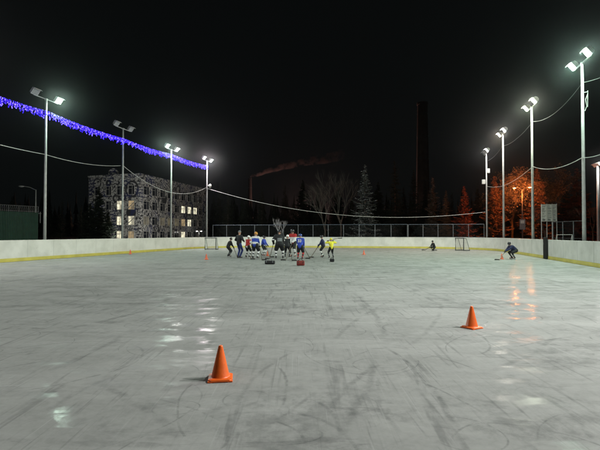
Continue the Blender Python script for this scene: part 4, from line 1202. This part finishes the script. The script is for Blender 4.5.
# ------------------------------------------------------------------ chimneys and smoke
def chimney(px, Y, top, r0, r1, label, rings=6):
    H = ZH(top, Y); t = tag(empty('factory_chimney', G(px, Y, -.03)), label, 'chimney', 'factory chimneys')
    mb = MB(); mb.lathe([(r0, 0), (r0 + (r1 - r0) * .5, H * .5), (r1, H - 1.2), (r1 * 1.12, H - 1.0), (r1 * 1.12, H), (r1 * .8, H), (r1 * .8, H - 2)], 32); mb.build('stack', M['brick'] if rings > 3 else M['stackdark'], t, smooth=False)
    for k in range(rings):
        f = (k + .5) / rings; r = r0 + (r1 - r0) * f
        mb = MB(); mb.lathe([(r + .02, H * f - .15), (r + .09, H * f - .15), (r + .09, H * f + .15), (r + .02, H * f + .15)], 32); mb.build('hoop', M['darkmetal'], t)
    mb = MB()
    for x in (-.25, .25): mb.tube([(x, -r0 - .12, 0), (x, -r1 - .14, H)], .03, 4)
    z = .5
    while z < H: y = -(r0 + (r1 - r0) * z / H) - .13; mb.tube([(-.25, y, z), (.25, y, z)], .02, 4); z += .6
    mb.build('ladder', M['darkmetal'], t)
    return t, H
chimney(423, 200, 102, 3.3, 2.2, 'tall brick factory chimney rising dimly over the dark wood')
c2, H2 = chimney(250, 300, 178, 1.6, 1.1, 'thin distant chimney giving off reddish smoke', 3)
added_lamp = lambda px, Y, h, w, lab, c=SOD: street_lamp(G(px, Y, -.03), h, (-1, 1), lab, c, w, arm_l=.8, group='added lamps near the distant chimneys')  # lamps added out of sight to brighten the chimney and the smoke
added_lamp(423, 185, 3, 420, 'added unseen lamp lighting the tall chimney from its foot', (1, .72, .58))
added_lamp(312, 288, 3, 55000, 'added unseen lamp lighting the smoke from below', (1, .52, .42))

# smoke plume: lumpy tube drifting right
mb = MB(); P0 = G(250, 300, ZH(177, 300)); P1 = G(345, 300, ZH(154, 300)); n = 26; pts = []; rad = []
rnd = random.Random(2)
for i in range(n + 1):
    f = i / n; pts.append(P0.lerp(P1, f) + Vector((0, 0, 2.2 * math.sin(f * 3.1) * (1 - f) * 1.2 + rnd.uniform(-.3, .3)))); rad.append(.8 + 3.0 * f ** .8)
mb.tube([p - P0 for p in pts], rad, 14)
m = bpy.data.materials.new('smoke'); m.use_nodes = True; nt = m.node_tree; nt.nodes.remove(nt.nodes['Principled BSDF'])
pv = nt.nodes.new('ShaderNodeVolumePrincipled'); pv.inputs['Color'].default_value = (.75, .62, .60, 1); pv.inputs['Anisotropy'].default_value = 0
tc = nt.nodes.new('ShaderNodeTexCoord'); nz = nt.nodes.new('ShaderNodeTexNoise'); nz.inputs['Scale'].default_value = .17; nz.inputs['Detail'].default_value = 4; nz.inputs['Roughness'].default_value = .6
nt.links.new(tc.outputs['Object'], nz.inputs['Vector'])
mr = nt.nodes.new('ShaderNodeMapRange'); mr.inputs['From Min'].default_value = .47; mr.inputs['From Max'].default_value = .62; mr.inputs['To Max'].default_value = 1.1
nt.links.new(nz.outputs['Fac'], mr.inputs['Value'])
sx = nt.nodes.new('ShaderNodeSeparateXYZ'); nt.links.new(tc.outputs['Object'], sx.inputs[0])
m2 = nt.nodes.new('ShaderNodeMapRange'); m2.inputs['From Min'].default_value = 0; m2.inputs['From Max'].default_value = 64; m2.inputs['To Min'].default_value = 1; m2.inputs['To Max'].default_value = 0
nt.links.new(sx.outputs[0], m2.inputs['Value'])
mm = nt.nodes.new('ShaderNodeMath'); mm.operation = 'MULTIPLY'; nt.links.new(mr.outputs[0], mm.inputs[0]); nt.links.new(m2.outputs[0], mm.inputs[1])
nt.links.new(mm.outputs[0], pv.inputs['Density']); nt.links.new(pv.outputs[0], nt.nodes['Material Output'].inputs['Volume'])
sm = mb.build('smoke_plume', m, None, P0); tag(sm, 'faint reddish smoke drifting right from the thin chimney', 'smoke', kind='stuff')

# ------------------------------------------------------------------ haze
HAZE = .0002  # haze added and shaped to put halos round the lamps
if HAZE:
    mb = MB(); mb.box((0, 120, 35), (560, 480, 73))
    m = bpy.data.materials.new('halo_haze'); m.use_nodes = True; nt = m.node_tree; nt.nodes.remove(nt.nodes['Principled BSDF'])
    pv = nt.nodes.new('ShaderNodeVolumePrincipled'); pv.inputs['Density'].default_value = HAZE; pv.inputs['Color'].default_value = (.85, .87, .9, 1); pv.inputs['Anisotropy'].default_value = .965
    nt.links.new(pv.outputs[0], nt.nodes['Material Output'].inputs['Volume'])
    tag(mb.build('haze', m), 'thin haze added to give the lamps a glow', kind='stuff')

# ------------------------------------------------------------------ night sky, camera, render settings
w = bpy.data.worlds.new('World'); sc.world = w; w.use_nodes = True; nt = w.node_tree
bg = nt.nodes['Background']
sky = nt.nodes.new('ShaderNodeTexSky'); sky.sky_type = 'NISHITA'; sky.sun_disc = False; sky.sun_elevation = R(-4); sky.sun_rotation = R(200)
mx = nt.nodes.new('ShaderNodeMix'); mx.data_type = 'RGBA'; mx.inputs[0].default_value = .95
nt.links.new(sky.outputs[0], mx.inputs[6]); mx.inputs[7].default_value = (.030, .037, .038, 1)
nt.links.new(mx.outputs[2], bg.inputs['Color']); bg.inputs['Strength'].default_value = .08

cam = bpy.data.cameras.new('Camera'); co = bpy.data.objects.new('Camera', cam); col.objects.link(co); sc.camera = co
cam.sensor_width = 36; cam.lens = 36 * F; cam.clip_end = 3000; cam.clip_start = .05
co.location = (0, 0, HC); co.rotation_euler = (R(90) + math.atan(9 / 450), 0, 0)
sc.render.engine = 'CYCLES'
sc.view_settings.view_transform = 'Standard'; sc.view_settings.look = 'None'; sc.view_settings.exposure = 0; sc.view_settings.gamma = 1
sc.cycles.volume_bounces = 0
sc.cycles.sample_clamp_indirect = 4
